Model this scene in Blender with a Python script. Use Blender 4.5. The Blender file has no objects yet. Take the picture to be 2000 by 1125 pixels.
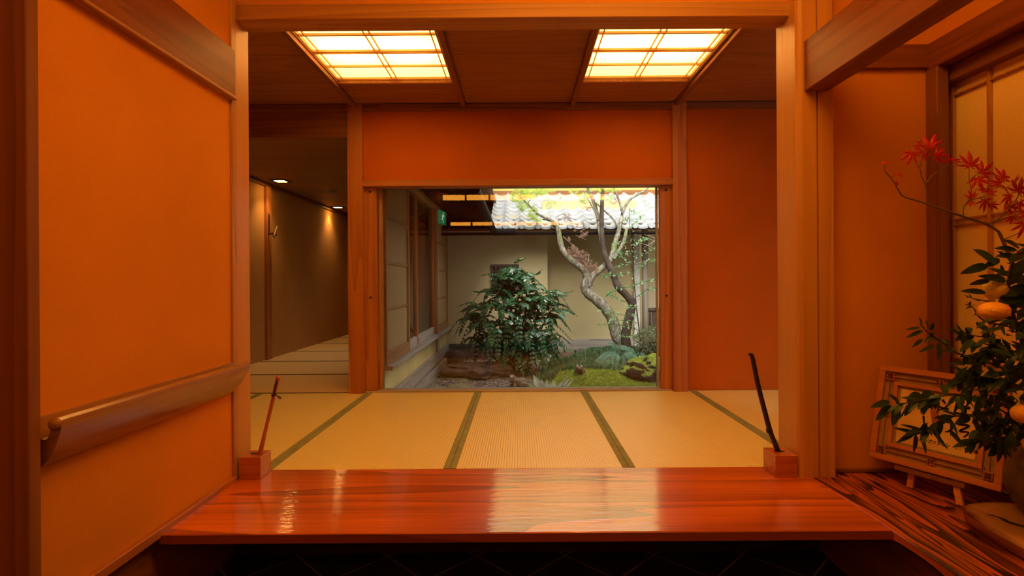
import bpy, bmesh, math, random
from mathutils import Vector, Matrix, noise

# ------------------------------------------------------------------ camera, world, light
C = bpy.context.scene.collection
S = bpy.context.scene
CAMZ, F, VX, VY, ROLL = 0.926, 1040.0, 1014.0, 550.0, 0.0065
cd = bpy.data.cameras.new('camera'); cam = bpy.data.objects.new('camera', cd); C.objects.link(cam)
cd.sensor_width = 36; cd.lens = F / 2000 * 36
cd.shift_x = -(VX - 1000) / 2000; cd.shift_y = -(562.5 - VY) / 2000
cd.clip_start = 0.02; cd.clip_end = 200
cam.matrix_world = Matrix.Translation((0, 0, CAMZ)) @ Matrix.Rotation(math.pi / 2, 4, 'X') @ Matrix.Rotation(-ROLL, 4, 'Z')
S.camera = cam
S.view_settings.view_transform = 'Standard'; S.view_settings.look = 'None'
S.view_settings.gamma = 1; S.view_settings.exposure = 0.0; S.view_settings.use_curve_mapping = False

SKY, SUN = 2.4, 6.5
ORANGE = (1.0, 0.36, 0.035)
PANEL_C, PANEL_S = (1.0, 0.60, 0.12), 3.3
ENTRY_S, TRANSOM_S = 9.9, 12.0
w = bpy.data.worlds.new('sky'); S.world = w; w.use_nodes = True
bg = w.node_tree.nodes['Background']; bg.inputs[0].default_value = (1.0, 0.99, 0.95, 1); bg.inputs[1].default_value = SKY
sl = bpy.data.lights.new('sun', 'SUN'); sl.energy = SUN; sl.angle = math.radians(50); sl.color = (1, 0.97, 0.9)
so = bpy.data.objects.new('sun', sl); C.objects.link(so)
so.rotation_euler = Vector((0.16, 0.95, -1)).to_track_quat('-Z', 'Y').to_euler()

R = random.Random(7)
PI = math.pi
def P(px, py, Y):
    u, v = px - VX, VY - py
    u0 = u * math.cos(ROLL) + v * math.sin(ROLL); v0 = -u * math.sin(ROLL) + v * math.cos(ROLL)
    return Vector((u0 / F * Y, Y, CAMZ + v0 / F * Y))

# ------------------------------------------------------------------ materials
MATS = {}
def lin(c):
    return tuple(((x / 255) / 12.92 if x / 255 <= .04045 else ((x / 255 + .055) / 1.055) ** 2.4) for x in c) + (1,)
class NT:
    def __init__(s, name):
        s.m = bpy.data.materials.new(name); s.m.use_nodes = True; s.t = s.m.node_tree; s.n = s.t.nodes; s.l = s.t.links
        s.b = s.n['Principled BSDF']; MATS[name] = s.m
    def add(s, t, **k):
        n = s.n.new(t)
        for a, v in k.items():
            if a.startswith('i_'): n.inputs[a[2:].replace('_', ' ')].default_value = v
            else: setattr(n, a, v)
        return n
    def link(s, a, b): s.l.new(a, b)
    def coord(s, scale=(1, 1, 1)):
        tc = s.add('ShaderNodeTexCoord'); mp = s.add('ShaderNodeMapping'); mp.inputs['Scale'].default_value = scale
        s.link(tc.outputs['Object'], mp.inputs['Vector']); return mp.outputs[0]
    def noise(s, vec, scale, detail=3, rough=.5, dist=0):
        n = s.add('ShaderNodeTexNoise'); n.inputs['Scale'].default_value = scale; n.inputs['Detail'].default_value = detail
        n.inputs['Roughness'].default_value = rough; n.inputs['Distortion'].default_value = dist
        s.link(vec, n.inputs['Vector']); return n.outputs['Fac']
    def ramp(s, fac, stops):
        r = s.add('ShaderNodeValToRGB'); e = r.color_ramp.elements
        while len(e) < len(stops): e.new(.5)
        for i, (p, c) in enumerate(stops): e[i].position = p; e[i].color = tuple(c)[:3] + (1,)
        s.link(fac, r.inputs[0]); return r.outputs[0]
    def math(s, op, a, b=None, c=None):
        m = s.add('ShaderNodeMath', operation=op)
        for i, v in enumerate((a, b, c)):
            if v is None: continue
            if isinstance(v, (int, float)): m.inputs[i].default_value = v
            else: s.link(v, m.inputs[i])
        return m.outputs[0]
    def mix(s, fac, a, b, t='MIX'):
        m = s.add('ShaderNodeMix', data_type='RGBA', blend_type=t)
        for i, v in ((0, fac), (6, a), (7, b)):
            if isinstance(v, (int, float)): m.inputs[i].default_value = v
            elif isinstance(v, tuple): m.inputs[i].default_value = tuple(v)[:3] + (1,)
            else: s.link(v, m.inputs[i])
        return m.outputs[2]
    def bump(s, h, strength=.3, dist=.01):
        b = s.add('ShaderNodeBump'); b.inputs['Strength'].default_value = strength; b.inputs['Distance'].default_value = dist
        s.link(h, b.inputs['Height']); s.link(b.outputs[0], s.b.inputs['Normal'])
    def base(s, c):
        if isinstance(c, tuple): s.b.inputs['Base Color'].default_value = tuple(c)[:3] + (1,)
        else: s.link(c, s.b.inputs['Base Color'])
    def rough(s, r, spec=.5):
        s.b.inputs['Roughness'].default_value = r; s.b.inputs['Specular IOR Level'].default_value = spec

def plain(name, c, r=.6, spec=.4, metal=0, bumps=0, bscale=40, var=.15):
    t = NT(name); v = t.coord()
    n = t.noise(v, 12, 4); lo = tuple(x * (1 - var) for x in c[:3]); hi = tuple(min(1, x * (1 + var)) for x in c[:3])
    t.base(t.ramp(n, [(.3, lo), (.7, hi)])); t.rough(r, spec); t.b.inputs['Metallic'].default_value = metal
    if bumps: t.bump(t.noise(v, bscale, 5), bumps, .004)
    return t.m
def plaster(name, c, var=.10):
    t = NT(name); v = t.coord()
    n1 = t.noise(v, 1.6, 5, .6); n2 = t.noise(v, 170, 3, .7)
    k = t.math('ADD', t.math('MULTIPLY', n1, .65), t.math('MULTIPLY', n2, .35))
    t.base(t.ramp(k, [(.33, tuple(x * (1 - var) for x in c)), (.67, tuple(min(1, x * (1 + var)) for x in c))]))
    t.rough(.92, .15); t.bump(n2, .22, .002); return t.m
def wood(name, c1, c2, axis, rough=.5, spec=.4, rings=9, fine=1.0, coat=0, coat_r=.1, contrast=1.0, across=4.0, bump=.12, along=.045, wobble=0.0):
    """c1 pale wood, c2 grain lines; the grain runs along axis"""
    t = NT(name); sc = [across] * 3; sc[axis] = across * along
    v = t.coord(tuple(sc)); big = t.noise(v, .9, 2, .5, .3)
    saw = t.math('FRACT', t.math('MULTIPLY', big, rings))
    ring = t.math('POWER', saw, 2.2 / contrast)
    sc2 = [70 * fine] * 3; sc2[axis] = 1.6 * fine
    v2 = t.coord(tuple(sc2)); fn = t.noise(v2, 1, 3, .6)
    k = t.math('ADD', t.math('MULTIPLY', ring, .42 if contrast < 2 else .85), t.math('MULTIPLY', fn, .62 if contrast < 2 else .3))
    col = t.ramp(k, [(.2, c1), (.9, c2)])
    tone = t.noise(t.coord((1.3, 1.3, 1.3)), 1, 2)
    col = t.mix(t.math('MULTIPLY', tone, .22), col, tuple(x * .62 for x in c2))
    t.base(col); t.rough(rough, spec)
    h = t.math('ADD', t.math('MULTIPLY', fn, .7), t.math('MULTIPLY', ring, .3)); t.bump(h, bump, .003)
    if coat:
        t.b.inputs['Coat Weight'].default_value = coat; t.b.inputs['Coat Roughness'].default_value = coat_r; t.b.inputs['Coat IOR'].default_value = 1.75 if coat == 1.0 else 1.5
        if wobble:
            cb = t.add('ShaderNodeBump'); cb.inputs['Strength'].default_value = wobble; cb.inputs['Distance'].default_value = .004
            wv = t.noise(t.coord((3, 22, 3)), 1.5, 4, .6); t.link(wv, cb.inputs['Height']); t.link(cb.outputs[0], t.b.inputs['Coat Normal'])
    return t.m
CED1, CED2 = (.60, .31, .10), (.36, .14, .035)
for ax, s in enumerate('xyz'):
    wood('cedar_' + s, CED1, CED2, ax, rough=.45, across=5)
    wood('redcedar_' + s, (.50, .19, .045), (.30, .085, .018), ax, rough=.42, across=5)
    wood('rail_' + s, (.28, .085, .020), (.16, .038, .009), ax, rough=.5, across=5)
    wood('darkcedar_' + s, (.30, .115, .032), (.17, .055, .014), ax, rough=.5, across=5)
    wood('weathered_' + s, (.50, .43, .36), (.25, .195, .15), ax, rough=.8, across=5)
    wood('sash_' + s, (.42, .22, .09), (.28, .13, .05), ax, rough=.55, across=8)
wood('smoothcol', (.66, .34, .10), (.50, .21, .055), 2, rough=.38, across=4, rings=6, along=.03)
wood('ceilboard', (.40, .17, .055), (.27, .10, .03), 0, rough=.6, across=2.4, rings=12, along=.12)
wood('corrboard', (.34, .17, .07), (.25, .115, .045), 0, rough=.6, across=2.0, rings=6)
wood('slab', (.92, .21, .014), (.20, .022, .004), 0, rough=.28, rings=10, across=2.6, along=.07, coat=1.0, coat_r=.07, bump=.05, wobble=.45, contrast=1.4)
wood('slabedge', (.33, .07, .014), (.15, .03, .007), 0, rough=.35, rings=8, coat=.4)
wood('zebra', (.62, .13, .018), (.020, .004, .002), 1, rough=.35, rings=8, across=13, contrast=2.2, along=.085, coat=.4, coat_r=.2)
wood('railwood', (.42, .20, .05), (.30, .13, .03), 1, rough=.28, across=6, coat=.3, coat_r=.15)
wood('blockwood', (.58, .17, .04), (.33, .07, .014), 0, rough=.3, across=7, coat=.4, coat_r=.12)
wood('rodwood', (.55, .19, .05), (.38, .10, .02), 2, rough=.35, across=10)
wood('framewood', (.60, .23, .06), (.46, .15, .035), 0, rough=.45, across=9)
wood('burl', (.60, .34, .15), (.10, .022, .008), 1, rough=.25, rings=3, across=4, contrast=2.1, coat=.7, coat_r=.1, along=.5)
wood('burledge', (.34, .09, .025), (.16, .04, .012), 1, rough=.35, rings=5, across=5, coat=.5)
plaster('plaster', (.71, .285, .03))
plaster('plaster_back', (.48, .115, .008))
plaster('plaster_corr', (.50, .25, .075))  # same plaster as the rooms, recoloured for the passage's more neutral light
plaster('plaster_garden', (.55, .44, .24), .12)
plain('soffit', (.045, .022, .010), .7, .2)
plaster('plaster_pale', (.70, .60, .42), .08)
plaster('plaster_upper', (.62, .49, .14), .08)
plaster('plaster_dado', (.66, .51, .22), .2)
plain('whitepost', (.62, .58, .53), .8, .2)
plain('black', (.012, .010, .009), .45, .4, var=.3)
plain('iron', (.016, .012, .010), .5, .5, metal=.5)
plain('blackwood', (.020, .010, .007), .3, .5)
plain('candle', (.75, .55, .32), .5)
plain('glassgrey', (.3, .3, .3), .4)
plain('border', (.27, .28, .13), .8, .2)
plain('corrborder', (.12, .10, .05), .8, .2)
plain('orangefruit', (.90, .44, .05), .42, .5, bumps=.35, bscale=160)
plain('greenfruit', (.60, .46, .08), .45, .5, bumps=.35, bscale=160)
plain('twig', (.16, .10, .05), .7)
plain('darkstem', (.05, .035, .02), .7)
plain('paper', (.72, .52, .24), .8, .2)
plain('mat', (.36, .24, .11), .9, .1)
plain('ink', (.012, .010, .010), .8, .1)
plain('seal', (.6, .09, .03), .8, .1)
plain('pot', (.11, .075, .04), .35, .5, bumps=.5, bscale=18, var=.5)
plain('gutter', (.008, .008, .008), .5, .03)
plain('brushwood', (.12, .085, .065), .8, .2, var=.5)
plain('stonegrey', (.17, .15, .13), .8, bumps=.8, bscale=14, var=.4)
plain('stonedark', (.085, .055, .045), .8, bumps=.8, bscale=14, var=.4)
plain('stonered', (.15, .085, .06), .8, bumps=.8, bscale=10, var=.35)
plain('stonegreen', (.17, .19, .11), .8, bumps=.8, bscale=14, var=.35)
plain('flag', (.30, .24, .12), .85, bumps=.6, bscale=10, var=.3)
plain('frogclay', (.17, .09, .07), .45, bumps=.3, bscale=40, var=.4)
plain('frogbrown', (.24, .17, .12), .6, bumps=.4, bscale=30, var=.4)
plain('eye', (.85, .85, .85), .3)
plain('detector', (.35, .33, .3), .5)
plain('bark2', (.075, .055, .04), .9, bumps=.8, bscale=20, var=.4)
plain('red', (.55, .012, .03), .5)

def leafmat(name, c, c2, gloss=.35, trans=.25, spec=.5):
    t = NT(name); v = t.coord(); n = t.noise(v, 9, 3)
    t.base(t.ramp(n, [(.35, c), (.65, c2)])); t.rough(gloss, spec)
    out = t.n['Material Output']; tr = t.add('ShaderNodeBsdfTranslucent'); tr.inputs[0].default_value = tuple(c2)[:3] + (1,)
    mx = t.add('ShaderNodeMixShader'); mx.inputs[0].default_value = trans
    t.link(t.b.outputs[0], mx.inputs[1]); t.link(tr.outputs[0], mx.inputs[2]); t.link(mx.outputs[0], out.inputs[0])
    return t.m
leafmat('citrusleaf', (.008, .028, .004), (.030, .070, .008), .42, .10, .3)
leafmat('mapleleaf', (.34, .003, .008), (.66, .012, .014), .5, .30)
leafmat('bushleaf', (.020, .085, .032), (.065, .19, .07), .17, .12, .9)
leafmat('fern', (.07, .17, .10), (.14, .29, .18), .6, .25)
leafmat('mapgreen', (.24, .36, .05), (.50, .62, .10), .6, .4)
leafmat('maprust', (.15, .07, .05), (.30, .16, .10), .6, .4)
leafmat('shrubleaf', (.11, .28, .07), (.34, .56, .30), .4, .35)
leafmat('lowshrub', (.09, .13, .06), (.24, .26, .14), .5, .3)
leafmat('grassblade', (.05, .12, .05), (.17, .28, .14), .5, .3)
leafmat('mossblade', (.20, .26, .03), (.52, .56, .09), .8, .25)
leafmat('hosta', (.40, .52, .52), (.80, .88, .88), .4, .2)

t = NT('bark'); v = t.coord((1, 1, .5)); n = t.noise(v, 34, 6, .7); n3 = t.noise(v, 9, 3)
c = t.ramp(n, [(.32, (.07, .06, .04)), (.5, (.24, .21, .16)), (.66, (.50, .47, .40))])
c = t.mix(t.ramp(n3, [(.55, (0, 0, 0)), (.68, (.7, .7, .7))]), c, (.20, .24, .06)); t.base(c); t.rough(.9, .2); t.bump(n, .8, .01)

t = NT('tatami'); v = t.coord()      # ribs along y, 1.5 cm apart, rush fibres across
sx = t.add('ShaderNodeSeparateXYZ'); t.link(v, sx.inputs[0])
rib = t.math('ABSOLUTE', t.math('SINE', t.math('MULTIPLY', sx.outputs[0], PI / .0138)))
fib = t.noise(t.coord((20, 260, 20)), 1, 2, .6); lo = t.noise(v, 3, 2)
k = t.math('ADD', t.math('MULTIPLY', t.math('POWER', rib, .45), .62), t.math('MULTIPLY', fib, .38))
c = t.ramp(k, [(.25, (.62, .42, .08)), (.62, (.95, .80, .28)), (.9, (.97, .88, .40))])
t.base(t.mix(t.math('MULTIPLY', lo, .25), c, (.75, .50, .12))); t.rough(.36, 1.0); t.bump(k, .5, .003)
t = NT('tatami_corr'); v = t.coord(); sx = t.add('ShaderNodeSeparateXYZ'); t.link(v, sx.inputs[0])
rib = t.math('ABSOLUTE', t.math('SINE', t.math('MULTIPLY', sx.outputs[1], PI / .0152)))
k = t.math('ADD', t.math('MULTIPLY', rib, .5), t.math('MULTIPLY', t.noise(t.coord((260, 20, 20)), 1, 2), .5))
t.base(t.ramp(k, [(.2, (.60, .42, .20)), (.8, (.80, .60, .30))])); t.rough(.5, .4)

t = NT('slate'); v = t.coord(); sx = t.add('ShaderNodeSeparateXYZ'); t.link(v, sx.inputs[0])
d1 = t.math('ADD', sx.outputs[0], sx.outputs[1]); d2 = t.math('SUBTRACT', sx.outputs[0], sx.outputs[1])
def line(d): return t.math('LESS_THAN', t.math('ABSOLUTE', t.math('SUBTRACT', t.math('FRACT', t.math('MULTIPLY', d, 1 / .42)), .5)), .012)
g = t.math('MAXIMUM', line(d1), line(d2))
t.base(t.mix(g, t.ramp(t.noise(v, 6, 4), [(.3, (.018, .018, .016)), (.7, (.04, .04, .034))]), (.30, .24, .16))); t.rough(.55, .3)

t = NT('gravelbase'); v = t.coord(); vo = t.add('ShaderNodeTexVoronoi'); vo.inputs['Scale'].default_value = 75; t.link(v, vo.inputs['Vector'])
t.base(t.ramp(t.noise(v, 50, 2), [(.3, (.13, .11, .09)), (.7, (.34, .28, .23))])); t.rough(.9, .2); t.bump(vo.outputs['Distance'], .8, .01)
t = NT('pebbles'); g = t.add('ShaderNodeNewGeometry'); 
c = t.ramp(g.outputs['Random Per Island'], [(0, (.07, .06, .055)), (.35, (.25, .20, .16)), (.7, (.42, .34, .28)), (1, (.62, .54, .47))]); t.base(c); t.rough(.75, .3)
t = NT('moss'); v = t.coord(); n = t.noise(v, 26, 5, .7); n2 = t.noise(v, 5, 3)
c = t.ramp(n, [(.3, (.07, .12, .012)), (.5, (.20, .26, .03)), (.72, (.46, .50, .08))])
t.base(t.mix(t.ramp(n2, [(.5, (0, 0, 0)), (.75, (.6, .6, .6))]), c, (.12, .09, .03))); t.rough(.95, .1); t.bump(n, 1.0, .02)
t = NT('mossrock'); v = t.coord(); n = t.noise(v, 30, 5, .7); g = t.add('ShaderNodeNewGeometry'); sz = t.add('ShaderNodeSeparateXYZ'); t.link(g.outputs['Normal'], sz.inputs[0])
up = t.math('ADD', sz.outputs[2], t.math('MULTIPLY', t.noise(v, 7, 3), .8))
c = t.mix(t.ramp(up, [(.98, (0, 0, 0)), (1.12, (1, 1, 1))]), t.ramp(n, [(.3, (.05, .035, .03)), (.7, (.14, .09, .075))]), t.ramp(n, [(.3, (.12, .17, .02)), (.7, (.42, .48, .07))]))
t.base(c); t.rough(.9, .2); t.bump(n, .8, .02)
t = NT('tile'); v = t.coord(); t.base(t.ramp(t.noise(v, 6, 4), [(.3, (.27, .28, .30)), (.7, (.40, .41, .43))])); t.rough(.45, .4)
t = NT('screenmesh'); v = t.coord(); t.base(t.ramp(t.noise(t.coord((30, 30, 2)), 1, 3), [(.3, (.60, .44, .22)), (.7, (.70, .52, .27))])); t.rough(.6, .3)
out = t.n['Material Output']; tr = t.add('ShaderNodeBsdfTranslucent'); tr.inputs[0].default_value = (.6, .5, .35, 1); mx = t.add('ShaderNodeMixShader'); mx.inputs[0].default_value = .45
t.link(t.b.outputs[0], mx.inputs[1]); t.link(tr.outputs[0], mx.inputs[2]); t.link(mx.outputs[0], out.inputs[0])
t = NT('washi'); v = t.coord(); t.base(t.ramp(t.noise(v, 60, 4, .7), [(.3, (.92, .70, .30)), (.7, (.96, .76, .34))])); t.rough(.9, .1)

def glass(name, tint=(1, 1, 1)):
    t = NT(name); t.n.remove(t.b); out = t.n['Material Output']
    fr = t.add('ShaderNodeFresnel'); fr.inputs[0].default_value = 1.52; f2 = t.math('MINIMUM', t.math('MULTIPLY', fr.outputs[0], 0.9), 1.0)
    tr = t.add('ShaderNodeBsdfTransparent'); tr.inputs[0].default_value = tuple(tint) + (1,)
    gl = t.add('ShaderNodeBsdfGlossy'); gl.inputs['Roughness'].default_value = 0.0
    mx = t.add('ShaderNodeMixShader'); t.link(f2, mx.inputs[0]); t.link(tr.outputs[0], mx.inputs[1]); t.link(gl.outputs[0], mx.inputs[2]); t.link(mx.outputs[0], out.inputs[0])
glass('glass', (.97, .98, .97)); glass('glass_sash', (.9, .92, .9))
def emit(name, c, s):
    t = NT(name); t.n.remove(t.b); e = t.add('ShaderNodeEmission'); e.inputs[0].default_value = tuple(c) + (1,); e.inputs[1].default_value = s
    t.link(e.outputs[0], t.n['Material Output'].inputs[0])
emit('lamp', (1, .52, .12), 40); emit('transom', ORANGE, TRANSOM_S); emit('entrylamp', ORANGE, ENTRY_S); emit('exitgreen', (.02, .8, .22), 1.6); emit('exitwhite', (.8, 1, .85), 6)
# the lit paper of the ceiling lights: glows evenly, brighter where the bulbs behind shine through
t = NT('litpaper'); t.n.remove(t.b); e = t.add('ShaderNodeEmission'); e.inputs[0].default_value = PANEL_C + (1,); e.inputs[1].default_value = PANEL_S
tr = t.add('ShaderNodeBsdfTranslucent'); tr.inputs[0].default_value = (.8, .62, .35, 1); ad = t.add('ShaderNodeAddShader')
t.link(e.outputs[0], ad.inputs[0]); t.link(tr.outputs[0], ad.inputs[1]); t.link(ad.outputs[0], t.n['Material Output'].inputs[0])

# ------------------------------------------------------------------ mesh helpers
ORG = {}
class MB:
    def __init__(s): s.v = []; s.f = []
    def add(s, vs, fs):
        o = len(s.v); s.v += [tuple(x) for x in vs]; s.f += [tuple(i + o for i in f) for f in fs]; return s
    def box(s, x0, x1, y0, y1, z0, z1, b=.0025):
        b = min(b, (x1 - x0) * .3, (y1 - y0) * .3, (z1 - z0) * .3)
        bm = bmesh.new(); bmesh.ops.create_cube(bm, size=1)
        for q in bm.verts: q.co = Vector(((x0 + x1) / 2 + q.co.x * (x1 - x0), (y0 + y1) / 2 + q.co.y * (y1 - y0), (z0 + z1) / 2 + q.co.z * (z1 - z0)))
        if b > 1e-5: bmesh.ops.bevel(bm, geom=bm.edges[:], offset=b, segments=1, affect='EDGES')
        bm.verts.index_update(); s.add([q.co for q in bm.verts], [[q.index for q in f.verts] for f in bm.faces]); bm.free(); return s
    def tube(s, pts, rad, n=8, cap=True, flat=1.0):
        pts = [Vector(p) for p in pts]
        if not isinstance(rad, (list, tuple)): rad = [rad] * len(pts)
        ref = Vector((.13, .31, .94)).normalized(); rings = []
        for i, p in enumerate(pts):
            d = (pts[min(i + 1, len(pts) - 1)] - pts[max(i - 1, 0)]).normalized()
            a = d.cross(ref)
            if a.length < .15: a = d.cross(Vector((1, 0, 0)))
            a.normalize(); b = d.cross(a)
            rings.append([p + rad[i] * (math.cos(2 * PI * k / n) * a + flat * math.sin(2 * PI * k / n) * b) for k in range(n)])
        vs = [q for r in rings for q in r]; fs = []
        for i in range(len(pts) - 1):
            for k in range(n): fs.append((i * n + k, i * n + (k + 1) % n, (i + 1) * n + (k + 1) % n, (i + 1) * n + k))
        if cap: fs += [tuple(range(n))[::-1], tuple((len(pts) - 1) * n + k for k in range(n))]
        return s.add(vs, fs)
    def lathe(s, prof, cx, cy, n=32, wob=0):
        vs = []; fs = []
        for (r, z) in prof:
            for k in range(n):
                a = 2 * PI * k / n; rr = r * (1 + wob * math.sin(3 * a + z * 9)); vs.append((cx + rr * math.cos(a), cy + rr * math.sin(a), z))
        for i in range(len(prof) - 1):
            for k in range(n): fs.append((i * n + k, i * n + (k + 1) % n, (i + 1) * n + (k + 1) % n, (i + 1) * n + k))
        if prof[0][0] > .001: fs.append(tuple(range(n))[::-1])
        return s.add(vs, fs)
    def prism(s, poly, y0, y1, ax=1):
        """poly in the two other axes, extruded along ax"""
        n = len(poly)
        def pt(a, b, c): return (a, c, b) if ax == 1 else ((c, a, b) if ax == 0 else (a, b, c))
        vs = [pt(a, b, y0) for a, b in poly] + [pt(a, b, y1) for a, b in poly]
        fs = [tuple(range(n)), tuple(range(2 * n - 1, n - 1, -1))] + [(i, i + n, (i + 1) % n + n, (i + 1) % n) for i in range(n)]
        return s.add(vs, fs)
    def blob(s, c, r, seed=0, amp=.18, sub=3, freq=1.6, flat=None):
        bm = bmesh.new(); bmesh.ops.create_icosphere(bm, subdivisions=sub, radius=1)
        for q in bm.verts:
            d = q.co.normalized(); k = 1 + amp * noise.fractal(d * freq + Vector((seed * 3.1, seed, -seed)), 1, 2, 4)
            q.co = Vector((d.x * r[0] * k, d.y * r[1] * k, d.z * r[2] * k))
            if flat is not None and q.co.z > flat * r[2]: q.co.z = flat * r[2] + (q.co.z - flat * r[2]) * .2
            q.co += Vector(c)
        bm.verts.index_update(); s.add([q.co for q in bm.verts], [[q.index for q in f.verts] for f in bm.faces]); bm.free(); return s
    def leaf(s, base, tip, up, wid, fold=.25, droop=.1, n=5, shape=.5):
        base, tip = Vector(base), Vector(tip); d = tip - base; L = d.length
        if L < 1e-6: return s
        dn = d / L; side = dn.cross(Vector(up))
        if side.length < .05: side = dn.cross(Vector((.3, .9, .2)))
        side.normalize(); nn = side.cross(dn); vs = []; fs = []
        for i in range(n + 1):
            t = i / n; wd = wid * .5 * math.sin(PI * min(1, t ** (shape + .25)) * .995) ** .8 if 0 < i < n else 0
            c = base + d * t + nn * (-droop * L * t * t)
            if i in (0, n): vs.append(c)
            else: vs += [c - side * wd + nn * fold * wd, c, c + side * wd + nn * fold * wd]
        fs += [(0, 2, 1), (0, 3, 2)]
        for i in range(n - 2):
            a = 1 + 3 * i; fs += [(a, a + 1, a + 4, a + 3), (a + 1, a + 2, a + 5, a + 4)]
        a = 1 + 3 * (n - 2); e = len(vs) - 1; fs += [(a, a + 1, e), (a + 1, a + 2, e)]
        return s.add(vs, fs)
    def build(s, name, mat, parent=None, loc=None, smooth=False, local=False, org=None):
        """verts are world coordinates unless local"""
        me = bpy.data.meshes.new(name); o = Vector((0, 0, 0))
        if parent is not None and not local: o = ORG[parent.name]
        elif loc is not None: o = Vector(loc)
        me.from_pydata([tuple(Vector(q) - o) for q in s.v] if o.length > 0 else s.v, [], s.f)
        me.validate(); bm = bmesh.new(); bm.from_mesh(me); bmesh.ops.recalc_face_normals(bm, faces=bm.faces[:]) if len(s.f) < 3000 else None; bm.to_mesh(me); bm.free()
        me.materials.append(MATS[mat] if isinstance(mat, str) else mat)
        if smooth: me.shade_smooth()
        if smooth == 'angle': me.set_sharp_from_angle(angle=math.radians(32))
        ob = bpy.data.objects.new(name, me); C.objects.link(ob)
        if parent is not None: ob.parent = parent; ORG[ob.name] = o
        else: ob.location = o; ORG[ob.name] = o
        return ob
def tag(o, label=None, cat=None, group=None, kind=None):
    if label: o['label'] = label
    if cat: o['category'] = cat
    if group: o['group'] = group
    if kind: o['kind'] = kind
    return o
def thing(name, label, cat, loc, group=None):
    o = bpy.data.objects.new(name, None); C.objects.link(o); o.location = loc; o.empty_display_size = .05; ORG[o.name] = Vector(loc)
    return tag(o, label, cat, group)
def struct(name, mb, mat, label, cat='wall', smooth=False):
    return tag(mb.build(name, mat, smooth=smooth), label, cat, None, 'structure')
def bx(*a, **k): return MB().box(*a, **k)
def smooth_line(pts, n=4):
    pts = [Vector(p) for p in pts]; out = []
    for i in range(len(pts) - 1):
        p0, p1, p2, p3 = pts[max(i - 1, 0)], pts[i], pts[i + 1], pts[min(i + 2, len(pts) - 1)]
        for k in range(n):
            t = k / n; out.append(.5 * ((2 * p1) + (p2 - p0) * t + (2 * p0 - 5 * p1 + 4 * p2 - p3) * t * t + (3 * p1 - p0 - 3 * p2 + p3) * t ** 3))
    return out + [pts[-1]]
def taper(a, b, n): return [a + (b - a) * i / (n - 1) for i in range(n)]
# ------------------------------------------------------------------ the tatami room
ZC = 2.42; YB = 4.48; YT = 2.642
def N(k, name='trim'): N.c[name] = N.c.get(name, 0) + 1; return '%s_%d' % (name, N.c[name])
N.c = {}
def trim(mb, mat, label, cat='trim', smooth=False): return struct(N(0), mb, mat, label, cat, smooth)

# back wall with the garden opening and the passage
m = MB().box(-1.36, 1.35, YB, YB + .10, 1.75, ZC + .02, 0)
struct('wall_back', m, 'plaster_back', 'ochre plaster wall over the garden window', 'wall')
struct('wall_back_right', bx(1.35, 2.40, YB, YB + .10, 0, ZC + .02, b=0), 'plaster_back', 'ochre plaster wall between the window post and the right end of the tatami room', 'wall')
trim(bx(-3.1, -1.40, YB - .02, YB + .08, 2.145, ZC + .02), 'darkcedar_x', 'dark wooden header over the passage beside the window', 'header')
trim(bx(-1.425, -1.30, YB - .045, YB + .11, 0, ZC), 'redcedar_z', 'red-brown square post between the passage and the garden window', 'post')
trim(bx(1.285, 1.405, YB - .045, YB + .11, 0, ZC), 'redcedar_z', 'red-brown square post at the right of the garden window', 'post')
trim(bx(-1.30, 1.285, YB - .05, YB + .11, 1.727, 1.779), 'redcedar_x', 'slim wooden lintel above the garden window', 'lintel')
trim(bx(-3.1, 2.40, YB - .04, YB + .0, ZC - .055, ZC - .005), 'darkcedar_x', 'dark ceiling edge strip along the back wall of the tatami room', 'trim')
trim(bx(-1.30, 1.285, YB - .01, YB + .13, -.05, .012), 'weathered_x', 'pale worn threshold under the garden glass', 'threshold')
# window 1: the fixed side boards and the one big pane
w1 = tag(bx(-1.30, -1.20, YB, YB + .06, .012, 1.727).build('window_1', 'redcedar_z'), 'big garden window seen across the tatami', 'window', None, 'structure')
bx(1.19, 1.285, YB, YB + .06, .012, 1.727).build('sash_stile', 'redcedar_z', w1)
bx(-1.20, -1.165, YB + .07, YB + .11, .012, 1.727).build('outer_frame', 'sash_z', w1)
bx(1.175, 1.19, YB + .07, YB + .11, .012, 1.727).build('outer_frame', 'weathered_z', w1)
bx(-1.165, 1.175, YB + .085, YB + .091, .012, 1.727, b=0).build('glass_pane', 'glass', w1)
for x in (-1.25, 1.238):
    for z in (.80, 1.69):
        MB().tube([(x, YB - .008, z), (x, YB + .003, z)], .010, 12).build('finger_catch', 'black', w1)

# other walls and ceiling
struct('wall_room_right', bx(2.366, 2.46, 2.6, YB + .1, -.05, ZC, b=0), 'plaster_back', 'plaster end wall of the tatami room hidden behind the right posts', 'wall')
struct('wall_room_front', MB().box(-3.2, -1.40, 2.66, 2.72, -.05, ZC, 0).box(-1.47, 1.34, 2.58, 2.68, 2.262, 3.0, 0), 'plaster', 'plaster wall around and above the front lintel', 'wall')
ceil = MB(); y = 2.7; ys = [2.70, 3.00, 3.495, 3.99, YB + .02]
LX = [(-1.335, -.495), (.49, 1.275)]          # the two ceiling light openings
def strip(x0, x1, y0, y1, m):
    m.box(x0, x1, y0 + .0025, y1 - .0025, ZC, ZC + .012, .002)
for y0, y1 in zip(ys, ys[1:]):
    if 2.99 < y0 < 3.9:
        xs = [-3.1, LX[0][0], LX[0][1], LX[1][0], LX[1][1], 2.4]
        for a, b in ((0, 1), (2, 3), (4, 5)): strip(xs[a], xs[b], y0, y1, ceil)
    else: strip(-3.1, 2.4, y0, y1, ceil)
struct('ceiling', ceil, 'ceilboard', 'dark wooden board ceiling of the tatami room', 'ceiling')
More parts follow.
